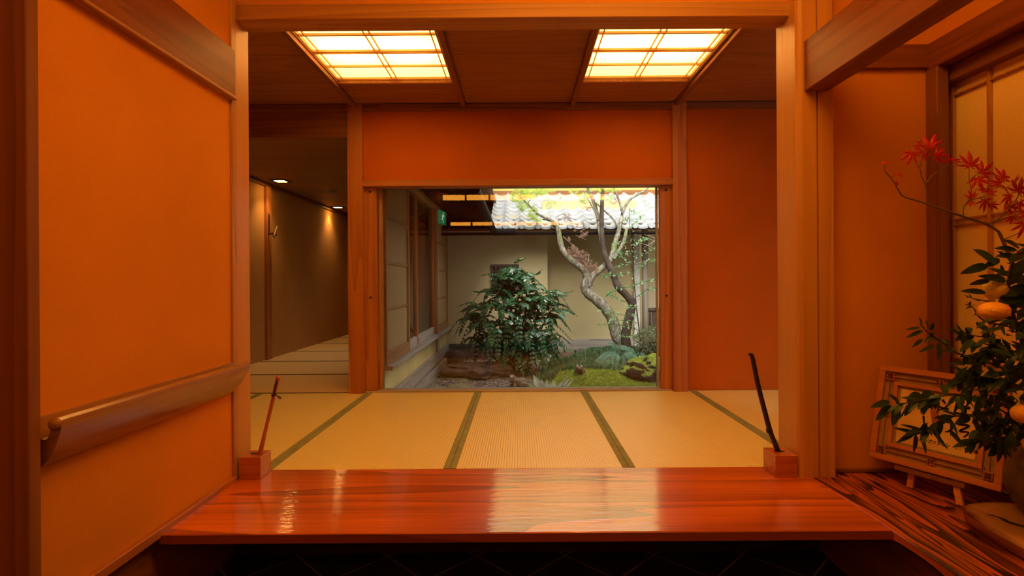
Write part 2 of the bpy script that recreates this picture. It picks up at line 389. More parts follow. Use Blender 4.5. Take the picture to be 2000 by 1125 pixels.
struct('ceiling_void', bx(-3.3, 2.5, 2.6, YB + .1, ZC + .22, ZC + .26, b=0), 'darkcedar_x', 'boarding above the ceiling lights', 'ceiling')
for i, x in enumerate((-2.27, -1.365, -.455, .455, 1.32)):
    trim(bx(x - .02, x + .02, 2.72, YB - .03, ZC - .035, ZC), 'darkcedar_y', ['ceiling batten over the passage side', 'ceiling batten along the left of the left light', 'ceiling batten along the right of the left light', 'ceiling batten along the left of the right light', 'ceiling batten along the right of the right light'][i], 'batten')
for i, (x0, x1) in enumerate(LX):
    t = thing('ceiling_light', ['square paper ceiling light on the left, crossed by wooden lattice', 'square paper ceiling light on the right, crossed by wooden lattice'][i], 'ceiling light', ((x0 + x1) / 2, 3.495, ZC), 'recessed paper ceiling lights')
    y0, y1 = 3.0, 3.985
    MB().box(x0 - .012, x0, y0, y1, ZC - .004, ZC + .16).box(x1, x1 + .012, y0, y1, ZC - .004, ZC + .16).box(x0, x1, y0 - .012, y0, ZC - .004, ZC + .16).box(x0, x1, y1, y1 + .012, ZC - .004, ZC + .16).build('housing', 'cedar_y', t)
    MB().add([(x0, y0, ZC + .035), (x1, y0, ZC + .035), (x1, y1, ZC + .035), (x0, y1, ZC + .035)], [(0, 1, 2, 3)]).build('paper_diffuser', 'litpaper', t)
    lat = MB(); W = x1 - x0; kw = .0035
    for k in (.034, W / 2 - .018, W / 2 + .018, W - .034): lat.box(x0 + k - kw, x0 + k + kw, y0, y1, ZC + .014, ZC + .028, .001)
    for yy in (3.24, 3.472, 3.497, 3.717, 3.94, 3.965): lat.box(x0, x1, yy - .006, yy + .006, ZC + .008, ZC + .024, .001)
    lat.build('lattice', 'cedar_x', t)
    for q in (-.2, .2):
        l = bpy.data.lights.new('bulb', 'POINT'); l.energy = 20.0; l.color = (1, .60, .24); l.shadow_soft_size = .04
        o = bpy.data.objects.new('bulb', l); C.objects.link(o); o.parent = t; o.location = (q, 0, .17)

# tatami
XS = [-3.07, -2.177, -1.265, -.352, .54, 1.452, 2.362]
lab = ['tatami mat at the far left end in front of the passage', 'tatami mat leading into the passage beside the wooden post', 'tatami mat behind the left shoehorn, ending at the left of the window', 'middle tatami mat, straight between board and window', 'tatami mat to the right of the middle one', 'tatami mat at the right end behind the black shoehorn']
lab[3] = 'middle tatami mat running straight from the polished board to the window'
for i in range(6):
    x0, x1 = XS[i] + .001, XS[i + 1] - .001
    YT_ = YT if i else 2.73
    t = thing('tatami_mat', lab[i], 'tatami mat', ((x0 + x1) / 2, (YT + YB) / 2, 0), 'tatami mats in the room')
    bx(x0 + .031, x1 - .031, YT_ + .002, YB - .012, -.05, .0, b=.001).build('rush_cover', 'tatami', t)
    bx(x0, x0 + .031, YT_ + .002, YB - .012, -.05, .0012, b=.001).build('cloth_border', 'border', t)
    bx(x1 - .031, x1, YT_ + .002, YB - .012, -.05, .0012, b=.001).build('cloth_border', 'border', t)
names = ['first', 'second', 'third', 'fourth', 'fifth', 'sixth', 'seventh']
for i in range(6):
    y0 = YB + .0 + .91 * i; y1 = y0 + .908
    t = thing('tatami_mat', 'grey-gold tatami mat in the passage, %s one counted from the room' % names[i], 'tatami mat', (-2.16, (y0 + y1) / 2, 0), 'tatami mats in the passage')
    bx(-3.07, -1.27, y0 + .022, y1 - .022, -.05, 0, b=.001).build('rush_cover', 'tatami_corr', t)
    for a in (y0, y1 - .022): bx(-3.07, -1.27, a, a + .022, -.05, .001, b=.001).build('cloth_border', 'corrborder', t)

# passage
struct('wall_passage', bx(-3.17, -3.07, 2.7, 10.6, -.05, 2.6, b=0), 'plaster_corr', 'dim beige plaster wall of the passage', 'wall')
struct('wall_passage_end', MB().box(-3.2, -1.2, 10.0, 10.1, -.05, 2.3, 0), 'plaster_corr', 'far end wall of the passage', 'wall')
cc = MB(); yy = YB + .09
while yy < 10: cc.box(-3.1, -1.2, yy, yy + .297, 2.150, 2.162, .002); yy += .30
struct('ceiling_passage', cc, 'corrboard', 'low dark board ceiling of the passage', 'ceiling')
struct('ceiling_passage_void', bx(-3.2, -.4, YB + .1, 10.1, 2.34, 2.38, b=0), 'darkcedar_x', 'boarding above the passage ceiling', 'ceiling')
trim(bx(-3.08, -3.045, YB + .1, 10, 2.10, 2.15), 'darkcedar_y', 'dark edge strip between passage wall and ceiling', 'trim')
for i, yy in enumerate((6.42, 9.50)):
    trim(bx(-3.085, -3.035, yy, yy + .12, 0, 2.10), 'redcedar_z', ['slim brown post on the passage wall, carrying the iron hook', 'slim dark post near the end of the passage wall'][i], 'post')
for i, (px, py) in enumerate(((548, 353), (660, 404.5))):
    p = P(px, py, 1); Y = (2.148 - CAMZ) / (p.z - CAMZ); c = P(px, py, Y)
    t = thing('downlight', ['square recessed downlight above the iron hook in the passage', 'smaller-looking square downlight deeper in the passage'][i], 'downlight', (c.x, c.y, 2.15), 'passage downlights')
    a = .062
    MB().box(c.x - a - .03, c.x + a + .03, c.y - a - .03, c.y - a, 2.138, 2.152).box(c.x - a - .03, c.x + a + .03, c.y + a, c.y + a + .03, 2.138, 2.152).box(c.x - a - .03, c.x - a, c.y - a, c.y + a, 2.138, 2.152).box(c.x + a, c.x + a + .03, c.y - a, c.y + a, 2.138, 2.152).build('trim_ring', 'blackwood', t)
    bx(c.x - a, c.x + a, c.y - a, c.y + a, 2.143, 2.147, b=0).build('lens', 'lamp', t)
    l = bpy.data.lights.new('spot', 'SPOT'); l.energy = 26; l.color = (1, .58, .22); l.spot_size = math.radians(110); l.spot_blend = .8; l.shadow_soft_size = .03
    o = bpy.data.objects.new('spot', l); C.objects.link(o); o.parent = t; o.location = (-.06, 0, -.03); o.rotation_euler = (0, math.radians(-12), 0)
c = P(665, 370, 7.4); t = thing('smoke_detector', 'small grey smoke detector on the passage ceiling', 'smoke detector', (c.x, 7.1, 2.15))
MB().lathe([(.055, 2.149), (.055, 2.13), (.035, 2.105), (0.0005, 2.10)], c.x, 7.1, 20).build('body', 'detector', t, smooth=True)
# iron hook with candle
hx, hy = -3.035, 6.47
t = thing('candle_hook', 'black iron hook with a pale candle on the brown passage post', 'candle holder', (hx, hy, 1.35))
def H(px, py, dx=.06): 
    Y = 6.47; q = P(px, py, Y); return Vector((hx + dx, q.y, q.z))
k = (480, 330, 240 / 1350)
def HC(cx, cy, dx, X=None):
    q = P(480 + cx * k[2], 330 + cy * k[2], 6.45); return q
MB().tube([HC(235, 510, 0), HC(235, 492, 0), HC(248, 488, 0), HC(258, 500, 0), HC(258, 600, 0), HC(256, 710, 0)], .006, 8).build('rod', 'iron', t)
MB().tube([HC(212, 718, 0), HC(250, 722, 0), HC(300, 706, 0), HC(303, 735, 0), HC(318, 750, 0), HC(342, 755, 0)], [.008, .009, .010, .009, .011, .006], 8).build('arm', 'iron', t)
MB().tube([HC(318, 752, 0), HC(330, 730, 0), HC(336, 712, 0)], .006, 8).build('cup', 'iron', t)
MB().tube([HC(315, 735, 0), HC(333, 680, 0), HC(350, 628, 0)], [.011, .010, .008], 10).build('candle', 'candle', t)

# ------------------------------------------------------------------ entrance hall
WL = -1.35
struct('floor', bx(-1.8, 2.4, -2.3, 2.7, -.42, -.37, b=0), 'slate', 'dark slate entrance floor with diagonal joints under the polished board', 'floor')
struct('wall_left', MB().box(WL - .1, WL, 1.43, 2.53, .0, 3.0, 0), 'plaster', 'large orange plaster wall on the left above the handrail', 'wall')
struct('wall_left_lower', bx(WL - .1, WL - .02, 1.43, 2.60, -.42, -.0, b=0), 'darkcedar_y', 'low plaster strip under the left skirting, coloured dark for its shade', 'wall')  # dark wood colour stands in for the shade below the skirting
struct('wall_left_near', bx(-1.75, -1.65, -2.3, 1.42, -.42, 3.0, b=0), 'plaster', 'plaster wall beside the camera on the left', 'wall')
trim(bx(-1.70, -1.30, 1.408, 1.446, -.42, 3.0, b=.003), 'darkcedar_z', 'wide dark grained wooden jamb at the left edge of the picture', 'post')
trim(bx(WL - .005, WL + .010, 2.492, 2.535, 0, 3.0, b=.003), 'cedar_z', 'thin corner strip at the end of the left plaster wall', 'trim')
trim(bx(WL - .01, WL + .022, 1.446, 2.50, -.012, .022), 'redcedar_y', 'skirting strip along the foot of the left wall', 'skirting')
trim(bx(-1.47, -1.36, 2.535, 2.69, 0, 2.30, b=.003), 'smoothcol', 'pale front post at the left of the step', 'post')
trim(bx(-1.362, 1.312, 2.56, 2.69, 2.195, 2.268, b=.003), 'cedar_x', 'long pale lintel across the top of the opening', 'lintel')
# the big round-edged column with its drying crack
col = MB(); x0, x1, y0, y1 = 1.306, 1.476, 2.49, 2.69
cr = 1.399; poly = [(x0 + .022, y0), (cr - .004, y0), (cr, y0 + .045), (cr + .004, y0), (x1 - .004, y0), (x1, y0 + .004), (x1, y1), (x0, y1), (x0, y0 + .02), (x0 + .006, y0 + .006)]
n = len(poly); zs = [0, 3.0]
for j in range(2):
    pass
col.add([(a, b, z) for z in zs for a, b in poly], [tuple(range(n)), tuple(range(2 * n - 1, n - 1, -1))] + [(i, (i + 1) % n, (i + 1) % n + n, i + n) for i in range(n)])
trim(col, 'smoothcol', 'thick pale column with a long drying crack beside the step', 'column')
# beams
trim(bx(WL - .01, -1.325, 1.446, 2.50, 1.79, 2.02, b=.004), 'rail_y', 'slanting-looking wide wooden rail high on the left wall', 'rail')
trim(bx(WL - .01, -1.316, 1.446, 2.50, 1.785, 1.80, b=.003), 'cedar_y', 'pale edge under the wide rail on the left wall', 'rail')
trim(bx(1.337, 1.447, -2.2, 2.489, 1.805, 2.04, b=.004), 'rail_y', 'heavy wooden beam running from the cracked column towards the viewer', 'beam')
NX = 1.964
struct('wall_nook', bx(1.40, 2.20, 2.568, 2.62, -.05, 3.0, b=0), 'plaster', 'orange plaster wall behind the framed calligraphy', 'wall')
trim(bx(1.476, NX + .02, 2.545, 2.57, 1.936, 2.05, b=.003), 'rail_x', 'wooden rail across the plaster wall behind the calligraphy', 'rail')
trim(bx(1.476, NX, 2.553, 2.57, 0, .018, b=.003), 'darkcedar_x', 'thin dark skirting behind the picture easel', 'skirting')
trim(bx(NX, 2.02, 2.495, 2.568, 0, 1.926, b=.003), 'darkcedar_z', 'dark corner post between plaster wall and shoji', 'post')
trim(bx(NX - .0, 2.07, -2.2, 2.572, 1.925, 2.05, b=.002), 'rail_y', 'wooden rail above the paper shoji', 'rail')
trim(bx(2.03, 2.09, -2.2, 2.56, 1.855, 1.925, b=.003), 'darkcedar_y', 'dark head track directly above the shoji', 'rail')
struct('wall_right', MB().box(2.06, 2.16, -2.3, 2.6, 2.05, 3.0, 0).box(2.12, 2.2, -2.3, 2.6, -.42, 2.05, 0), 'plaster', 'plaster wall over the paper shoji on the right', 'wall')
struct('wall_entry', bx(-1.8, 2.2, -2.3, -2.2, -.42, 3.0, b=0), 'plaster', 'wall behind the viewer in the entrance', 'wall')
struct('ceiling_entry', bx(-1.8, 2.2, -2.3, 2.7, 3.0, 3.05, b=0), 'ceilboard', 'wooden ceiling of the entrance', 'ceiling')
# shoji on the right wall
def shoji(y0, y1, label):
    t = thing('shoji_screen', label, 'shoji screen', (2.075, (y0 + y1) / 2, .02), 'shoji screens on the right wall')
    z0, z1 = .02, 1.86
    bx(2.088, 2.094, y0, y1, z0, z1, b=0).build('paper_sheet', 'washi', t)
    MB().box(2.07, 2.095, y0, y0 + .03, z0, z1).box(2.07, 2.095, y0, y1, z0, z0 + .06).build('frame', 'cedar_z', t)
    k = MB()
    for yy in (y1 - .020, y1 - .216, y1 - .42, y1 - .62): k.box(2.070, 2.086, yy - .007, yy + .007, z0, z1, .001)
    for zz in (1.80, 1.18, 1.207, .55): k.box(2.072, 2.084, y0, y1, zz - .004, zz + .004, .001)
    k.build('lattice', 'cedar_z', t)
shoji(1.70, 2.562, 'paper shoji panel nearest the corner post, behind the maple and citrus branches')
shoji(.88, 1.69, 'paper shoji panel just outside the picture on the right')

# board, ledge
sb_ = bx(WL + .012, 1.372, 1.967, YT, -.036, 0, b=.003).build('step_board', 'slab', loc=(0, 2.3, -.036))
bx(WL + .014, 1.370, 1.9645, 1.9675, -.0355, -.0025, b=.0008).build('front_edge', 'slabedge', sb_)  # darker copy of the board's wood, painting its front face as shaded
tag(sb_, 'wide polished red-brown board forming the step below the tatami', 'step')
struct('wall_riser', bx(WL - .02, 1.6, 2.55, 2.6, -.42, -.037, b=0), 'soffit', 'riser under the polished board, coloured dark for its shade', 'wall')  # near-black colour paints the shade beneath the board
tag(bx(1.373, 2.10, -2.1, 2.568, -.042, -.001, b=.005).build('side_ledge', 'zebra', loc=(1.7, 1.5, -.04)), 'dark zebra-grained wooden ledge under the picture and flower vase', 'ledge')
struct('wall_ledge', bx(1.43, 1.48, -2.1, 2.568, -.42, -.042, b=0), 'darkcedar_y', 'low wall under the zebra-grained ledge, coloured dark for its shade', 'wall')  # shade under the ledge is put into this dark colour

# handrail: J-shaped profile along the left wall
t = thing('handrail', 'brown wooden handrail with rolled lip on the left wall', 'handrail', (WL, 2.0, .42))
prof = [(0, .415), (.012, .416), (.028, .423), (.044, .438), (.057, .457), (.068, .480), (.077, .505), (.083, .525), (.085, .540), (.082, .551), (.074, .558), (.064, .559), (.055, .554), (.050, .545), (.049, .534), (.053, .525), (.052, .515), (.046, .503), (.037, .497), (.028, .500), (.021, .510), (.017, .525), (.015, .545), (.013, .556), (0, .558)]
Y0, Y1 = 1.47, 2.50; nseg = 40; vs = []; fs = []
for j in range(nseg + 1):
    y = Y0 + (Y1 - Y0) * j / nseg
    for (a, z) in prof:
        yy = y
        if j > nseg - 8:            # rounded far end: the lower part is cut back in an arc
            tt = (j - (nseg - 8)) / 8; low = max(0, (.545 - z) / .13); yy = y - tt * .085 * low ** 1.6
        vs.append((WL + a, yy, z))
n = len(prof)
for j in range(nseg):
    for i in range(n): fs.append((j * n + i, j * n + (i + 1) % n, (j + 1) * n + (i + 1) % n, (j + 1) * n + i))
fs += [tuple(range(n)), tuple(nseg * n + i for i in range(n))[::-1]]
MB().add(vs, fs).build('rail', 'railwood', t, smooth='angle')
bm_ = MB().blob((WL + .067, Y0, .541), (.018, .014, .018), 1, 0, 3); bm_.build('end_knob', 'railwood', t, smooth=True)

# shoehorn holders
def holder(x0, x1, y0, y1, label):
    t = thing('shoehorn_holder', label, 'shoehorn holder', ((x0 + x1) / 2, (y0 + y1) / 2, 0), 'wooden shoehorn holders'); t_b = bx(x0, x1, y0, y1, .0005, .103, b=.0015).build('block', 'blockwood', t)
    cx, cy = (x0 + x1) / 2, (y0 + y1) / 2 + .005
    hole = MB(); hole.add([(cx + .028 * math.cos(a * PI / 8), cy + .013 * math.sin(a * PI / 8), .1035) for a in range(16)], [tuple(range(16))]); hole.build('slot', 'black', t)
    return t
holder(-1.330, -1.228, 2.516, 2.625, 'wooden block at the left end of the board holding the reddish stick')
holder(1.194, 1.297, 2.492, 2.617, 'wooden block at the right end of the board holding the black stick')
Yh = 2.57
a = P(508, 886, Yh); b = P(543, 738, Yh + .0)
t = thing('shoehorn', 'reddish wooden shoehorn with black cord, standing in the left block', 'shoehorn', (a.x, a.y, .08))
dn = (b - a); pts = [a + dn * s for s in (-.08, 0, .3, .7, .93, 1.0, 1.03)]
MB().tube(pts, [.010, .011, .0085, .0085, .010, .0105, .006], 12).build('rod', 'rodwood', t, smooth=True)
kp = P(535, 772, Yh - .012)
MB().tube(smooth_line([P(541, 740, Yh - .012), P(540, 755, Yh - .014), kp], 3), .0022, 6).tube(smooth_line([P(541, 742, Yh - .012), P(536, 757, Yh - .014), kp], 3), .002, 6).tube([P(531, 771, Yh - .0), P(532, 774, Yh - .014), P(537, 771, Yh - .014), P(539, 768, Yh)], .004, 6).build('cord', 'black', t)
MB().tube([P(537, 770, Yh - .016), P(544, 775, Yh - .018), P(548, 778, Yh - .018)], [.003, .008, .011], 8, flat=.5).build('tassel', 'black', t)
c0 = P(1521, 886, 2.555); 
t = thing('shoehorn', 'long black lacquered shoehorn standing in the right block', 'shoehorn', (c0.x, c0.y, .08))
pts = [P(*q, 2.56) for q in ((1524, 892), (1518, 878), (1511, 860), (1504, 842), (1494, 805), (1480, 750), (1471, 705), (1467.5, 692))]
MB().tube(smooth_line(pts, 3), taper(.016, .011, 22), 12, flat=.45).build('blade', 'blackwood', t, smooth=True)
MB().tube([P(1466.5, 694, 2.56), P(1466, 690, 2.56)], [.012, .010], 12, flat=.5).build('tip', 'blackwood', t)
MB().tube([P(1504, 846, 2.56), P(1502, 838, 2.56)], .0165, 12, flat=.5).build('collar', 'black', t)

# lamps of the entrance, out of the picture but seen mirrored in the garden glass
t = thing('ceiling_light', 'paper ceiling light of the entrance, overhead and out of the picture', 'ceiling light', (.4, 1.35, 3.0))
bx(-.35, 1.15, .85, 1.85, 2.93, 2.94, b=0).build('paper_diffuser', 'entrylamp', t)
MB().box(-.39, -.35, .81, 1.89, 2.92, 3.0).box(1.15, 1.19, .81, 1.89, 2.92, 3.0).box(-.35, 1.15, .81, .85, 2.92, 3.0).box(-.35, 1.15, 1.85, 1.89, 2.92, 3.0).build('housing', 'cedar_x', t)
for r, (za, zb, xa, pitch, cnt) in enumerate(((2.66, 2.775, -1.63, .505, 7), (2.12, 2.195, -1.47, .465, 6))):
    for j in range(cnt):
        x = xa + j * pitch
        t = thing('transom_lamp', '%s lit paper strip, counted from the left, in the %s mirrored row' % (names[j], ['upper', 'lower'][r]), 'wall lamp', (x + pitch / 2, -2.2, za), 'lit paper strips behind the viewer, %s row' % ['upper', 'lower'][r])
        bx(x + .02, x + pitch - .02, -2.185, -2.18, za, zb, b=0).build('paper_strip', 'transom', t)
        MB().box(x, x + .02, -2.2, -2.17, za - .02, zb + .02).box(x + pitch - .02, x + pitch, -2.2, -2.17, za - .02, zb + .02).box(x, x + pitch, -2.2, -2.17, zb, zb + .02).box(x, x + pitch, -2.2, -2.17, za - .02, za).build('frame', 'cedar_x', t)
# ------------------------------------------------------------------ closing slabs: the sub-floor, and boxes added against light leaks
struct('floor_room_base', MB().box(-3.2, 2.5, 2.645, YB + .1, -.14, -.052, 0).box(-3.2, -1.2, YB + .1, 10.1, -.14, -.052, 0), 'darkcedar_x', 'sub-floor under the tatami mats', 'floor')
struct('wall_upper', MB().box(-3.2, 2.5, YB + .01, YB + .1, ZC + .02, ZC + .27, 0).box(-3.2, -1.42, 2.66, 2.72, ZC, ZC + .27, 0).box(2.366, 2.5, 2.6, YB + .1, ZC, ZC + .27, 0).box(-3.25, -3.17, 2.6, YB + .1, ZC, ZC + .27, 0), 'darkcedar_x', 'unseen boxes added above the tatami room ceiling to stop light leaks', 'wall')

# ------------------------------------------------------------------ garden: buildings
GX = -1.20
struct('wall_garden_side', MB().box(GX - .05, GX + .01, YB + .11, 8.67, -.40, .17, 0).box(GX - .06, GX + .02, 8.62, 10.0, -.40, 2.3, 0), 'plaster_dado', 'yellow plaster strip under the passage windows in the garden', 'wall')
struct('wall_garden_header', bx(GX - .05, GX + .03, YB + .11, 8.67, 1.985, 2.34, b=0), 'soffit', 'dark boarding over the passage windows', 'wall')
trim(bx(GX - .06, GX + .10, YB + .12, 8.66, .165, .20), 'weathered_y', 'weathered sill below the passage windows, garden side', 'sill')
trim(bx(GX - .03, GX + .06, YB + .12, 8.66, 1.955, 2.0), 'sash_y', 'head rail above the passage windows, garden side', 'rail')
trim(bx(GX - .02, GX + .06, YB + .12, 8.66, -.20, -.07), 'weathered_y', 'upper weathered base board along the passage wall', 'base board')
trim(bx(GX - .02, GX + .10, YB + .12, 8.66, -.36, -.22), 'weathered_y', 'lower weathered base board standing in the gravel', 'base board')
trim(bx(GX - .01, GX + .035, 7.55, 7.65, -.07, .165), 'weathered_z', 'short weathered post under the passage sill', 'post')
def screen(y0, y1, label):
    t = thing('sliding_screen', label, 'sliding screen', (GX + .03, (y0 + y1) / 2, .2), 'insect-screen panels on the garden side')
    z0, z1, x0, x1 = .2, 1.955, GX + .01, GX + .05
    bx(x0 + .012, x0 + .016, y0 + .03, y1 - .03, z0 + .1, z1, b=0).build('mesh_panel', 'screenmesh', t)
    bx(x0, x1, y0, y0 + .045, z0, z1).build('stile', 'sash_z', t); bx(x0, x1, y1 - .045, y1, z0, z1).build('stile', 'sash_z', t)
    bx(x0, x1, y0 + .045, y1 - .045, z0, z0 + .11).build('bottom_rail', 'sash_y', t)
    for z in (.69, 1.10, 1.50): bx(x0 + .004, x1 - .012, y0 + .045, y1 - .045, z - .012, z + .012).build('crossbar', 'sash_y', t)
screen(YB + .13, 5.60, 'framed grey screen panel in the garden nearest the window post')
screen(7.50, 8.60, 'framed grey screen panel in the garden at the far end beside the dark corner')
for i, (y0, y1) in enumerate(((5.62, 6.24), (6.22, 7.48))):
    t = thing('glass_sash', ['nearer dark glass sash of the passage seen from the garden side', 'farther dark glass sash of the passage seen from the garden side'][i], 'window sash', (GX + .0, (y0 + y1) / 2, .2), 'glass sashes between the screens')
    z0, z1, x0, x1 = .2, 1.955, GX - .03, GX + .01
    bx(x0 + .015, x0 + .019, y0 + .03, y1 - .03, z0 + .08, z1, b=0).build('glass_pane', 'glass_sash', t)
    bx(x0, x1, y0, y0 + .05, z0, z1).build('stile', 'redcedar_z', t); bx(x0, x1, y1 - .05, y1, z0, z1).build('stile', 'redcedar_z', t)
    bx(x0, x1, y0 + .05, y1 - .05, z0, z0 + .10).build('bottom_rail', 'weathered_y', t)
# eave over the passage windows
ev = MB().prism([(GX, 2.06), (-.40, 1.78), (-.40, 1.86), (GX - .1, 2.42), (GX - .1, 2.06)], YB + .11, 8.9)
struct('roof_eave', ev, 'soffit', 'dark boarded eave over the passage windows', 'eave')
tr = MB()
yy = 4.8
while yy < 8.2:
    tr.add([(GX, yy, 2.055), (-.42, yy, 1.783), (-.42, yy + .04, 1.783), (GX, yy + .04, 2.055), (GX, yy, 2.01), (-.42, yy, 1.738), (-.42, yy + .04, 1.738), (GX, yy + .04, 2.01)], [(0, 1, 2, 3), (4, 7, 6, 5), (0, 4, 5, 1), (2, 6, 7, 3), (1, 5, 6, 2)]); yy += .42
struct('trim_rafters', tr, 'soffit', 'row of rafters under the dark eave', 'rafters')
def gutter(pts, r, label):
    m = MB(); m.tube(pts, r, 14); return tag(m.build('rain_gutter', 'gutter', loc=pts[0]), label, 'gutter')
gutter([(-.385, YB + .15, 1.735), (-.385, 8.06, 1.695)], .05, 'black rain gutter running from the window along the passage eave')
gutter([(-.385, 8.06, 1.68), (-.05, 8.06, 1.68)], .055, 'short thick dark gutter piece at the roof corner')
gutter([(-1.2, 8.10, 1.655), (4.0, 8.10, 1.655)], .022, 'thin black gutter line below the tiled eave')

struct('wall_garden', bx(-1.3, .463, 8.67, 9.2, -.40, 2.0, b=0), 'plaster_garden', 'brown garden wall behind the big green bush', 'wall')
struct('wall_garden_back', bx(.40, 2.02, 9.10, 9.2, -.40, 2.3, b=0), 'plaster_garden', 'ochre garden wall behind the forked tree', 'wall')
struct('wall_garden_pale', bx(2.0, 4.2, 9.60, 9.7, -.40, 2.4, b=0), 'plaster_pale', 'pale plaster wall at the right end of the garden', 'wall')
struct('wall_garden_right', bx(3.6, 3.7, YB, 9.7, -.40, 2.6, b=0), 'soffit', 'unseen right boundary wall of the garden, coloured dark against bounce light', 'wall')  # out of view; its dark colour is there to cut bounce light
struct('wall_garden_soffit', MB().prism([(8.08, 1.70), (9.75, 2.34), (9.75, 2.38), (8.08, 1.74)], -1.3, 4.0, ax=0), 'soffit', 'dark soffit under the tiled roof', 'eave')
trim(bx(.463, 1.99, 9.03, 9.10, -.245, -.055), 'weathered_x', 'weathered brown plinth board at the foot of the ochre garden wall', 'plinth')
trim(bx(-1.2, .45, 8.60, 8.67, -.30, -.08), 'brushwood', 'dark plinth board behind the bush', 'plinth')
trim(bx(1.94, 2.035, 8.98, 9.10, -.35, 2.1), 'whitepost', 'whitish square post at the end of the ochre garden wall', 'post')
trim(MB().tube([(2.115, 8.95, -.35), (2.115, 8.95, 2.0)], .052, 16), 'weathered_z', 'round weathered wooden post near the bamboo fence', 'post', True)
# small lattice opening behind the bush
w3 = tag(bx(-.46, -.0, 8.655, 8.672, .80, 1.21).build('window_2', 'black'), 'small dark lattice opening behind the top of the bush', 'window', None, 'structure')
lt = MB()
for i in range(7): lt.box(-.46 + i * .072, -.44 + i * .072, 8.640, 8.656, .80, 1.21, .001)
for i in range(5): lt.box(-.46, .0, 8.645, 8.654, .80 + i * .095, .822 + i * .095, .001)
lt.build('lattice', 'brushwood', w3)
# fence
t = thing('bamboo_fence', 'low brown bamboo and brushwood fence at the right of the garden', 'fence', (2.6, 9.2, -.3))
sl_ = MB(); x = 2.19
while x < 3.3: sl_.tube([(x, 9.2, -.35), (x + R.uniform(-.004, .004), 9.2, .40)], .013, 6); x += .027
sl_.build('brushwood_panel', 'brushwood', t)
for z in (.10, -.12): MB().tube([(2.16, 9.17, z), (3.3, 9.17, z)], .014, 8).build('cross_pole', 'brushwood', t)
MB().tube([(2.15, 9.19, .425), (3.3, 9.19, .425)], .034, 12).build('top_rail', 'brushwood', t, smooth=True)

# tiled roof
t = thing('tiled_roof', 'silvery wave-tiled roof across the back of the garden', 'roof', (1.5, 8.1, 1.72))
PX, PY = .245, .235; X0, X1 = -.44, 4.0; nx = int((X1 - X0) / PX * 14); vs = []; fs = []; rows = 9
def wave(x):
    u = (x / PX) % 1
    return .038 * (math.exp(-((u - .18) / .13) ** 2) + math.exp(-((u - 1.18) / .13) ** 2)) - .020 * math.sin(PI * min(1, max(0, (u - .30) / .75))) if True else 0
for r in range(rows):
    for (ys_, up) in ((r * PY, .030), (r * PY + .002, .030), ((r + 1) * PY + .02, .004)):
        for i in range(nx + 1):
            x = X0 + (X1 - X0) * i / nx; vs.append((x, 8.06 + ys_, 1.735 + .40 * ys_ + wave(x) + up))
    b = r * 3 * (nx + 1)
    for q in range(2):
        for i in range(nx): fs.append((b + q * (nx + 1) + i, b + q * (nx + 1) + i + 1, b + (q + 1) * (nx + 1) + i + 1, b + (q + 1) * (nx + 1) + i))
# upper storeys and an unseen eave added over our window shade the court
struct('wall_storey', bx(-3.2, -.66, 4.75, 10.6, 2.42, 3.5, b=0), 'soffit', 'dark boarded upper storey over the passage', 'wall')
struct('roof_shade', MB().prism([(YB + .1, 2.66), (5.35, 2.42), (5.35, 2.48), (YB - .2, 2.80)], -3.2, 3.7, ax=0), 'soffit', 'unseen eave added outside the big garden window to shade the court', 'eave')
# thickness lip of every course
for r in range(rows):
    o = len(vs); 
    for i in range(nx + 1):
        x = X0 + (X1 - X0) * i / nx; vs.append((x, 8.06 + r * PY, 1.735 + .40 * r * PY + wave(x) - .002))
    b = r * 3 * (nx + 1)
    for i in range(nx): fs.append((b + i, b + i + 1, o + i + 1, o + i))
MB().add(vs, fs).build('tile_courses', 'tile', t)
i = 0
for kx in range(-3, 16):
    x = (kx + .18) * PX
    if x < -.35 or x > 3.2: continue
    MB().tube([(x, 8.035, 1.765), (x, 8.05, 1.765), (x, 8.12, 1.775)], [.044, .05, .05], 16).build('end_tile', 'tile', t)
bx(X0, X1, 8.06, 9.9, 1.70, 1.705, b=0).build('eave_board', 'darkcedar_x', t) if False else None
yb = 8.06 + rows * PY
struct('wall_upper_storey', bx(-1.3, 4.1, yb + .05, yb + .15, 2.3, 4.3, b=0), 'plaster_upper', 'beige wall strip above the tiled roof', 'wall')
trim(bx(-1.3, 4.1, yb - .02, yb + .05, 2.55, 2.66), 'darkcedar_x', 'dark board where the tiled roof meets the wall', 'trim')
trim(bx(-1.3, 4.1, yb - .03, yb + .02, 2.50, 2.53), 'gutter', 'flashing along the top of the tiled roof', 'trim')

# ------------------------------------------------------------------ garden: ground
GZ = -.34
struct('ground', bx(-1.3, 4.0, YB + .1, 9.7, -.42, GZ, b=0), 'gravelbase', 'gravel bed of the garden', 'ground')
def mh(x, y):
    """height of the moss bank above the gravel"""
    edge = .02 + .10 * (y - 6.3) if y < 7.6 else .15 + .75 * (y - 7.6)
    edge += .10 * noise.noise(Vector((y * 2.1, .3, 1)))
    d = min(x - edge, 8.95 - y, 1.2); d = max(-.2, min(1, d / .45))
    h = .085 * (1 if d > 1 else (d * d * (3 - 2 * d) if d > 0 else d * .5))
    r = ((x - .86) / .52) ** 2 + ((y - 6.45) / .42) ** 2
    if r < 1: h += .085 * (1 - r * r) ** 1.0
    r = ((x - 1.55) / .8) ** 2 + ((y - 7.9) / .9) ** 2
    if r < 1: h += .12 * (1 - r)
    if h > .0: h += .018 * noise.fractal(Vector((x * 5, y * 5, 0)), 1, 2, 4)
    return GZ + h - .004
vs = []; fs = []; na, nb = 90, 110
for j in range(nb + 1):
    for i in range(na + 1):
        x = -.2 + 3.7 * i / na; y = 5.4 + 3.6 * j / nb; vs.append((x, y, mh(x, y)))
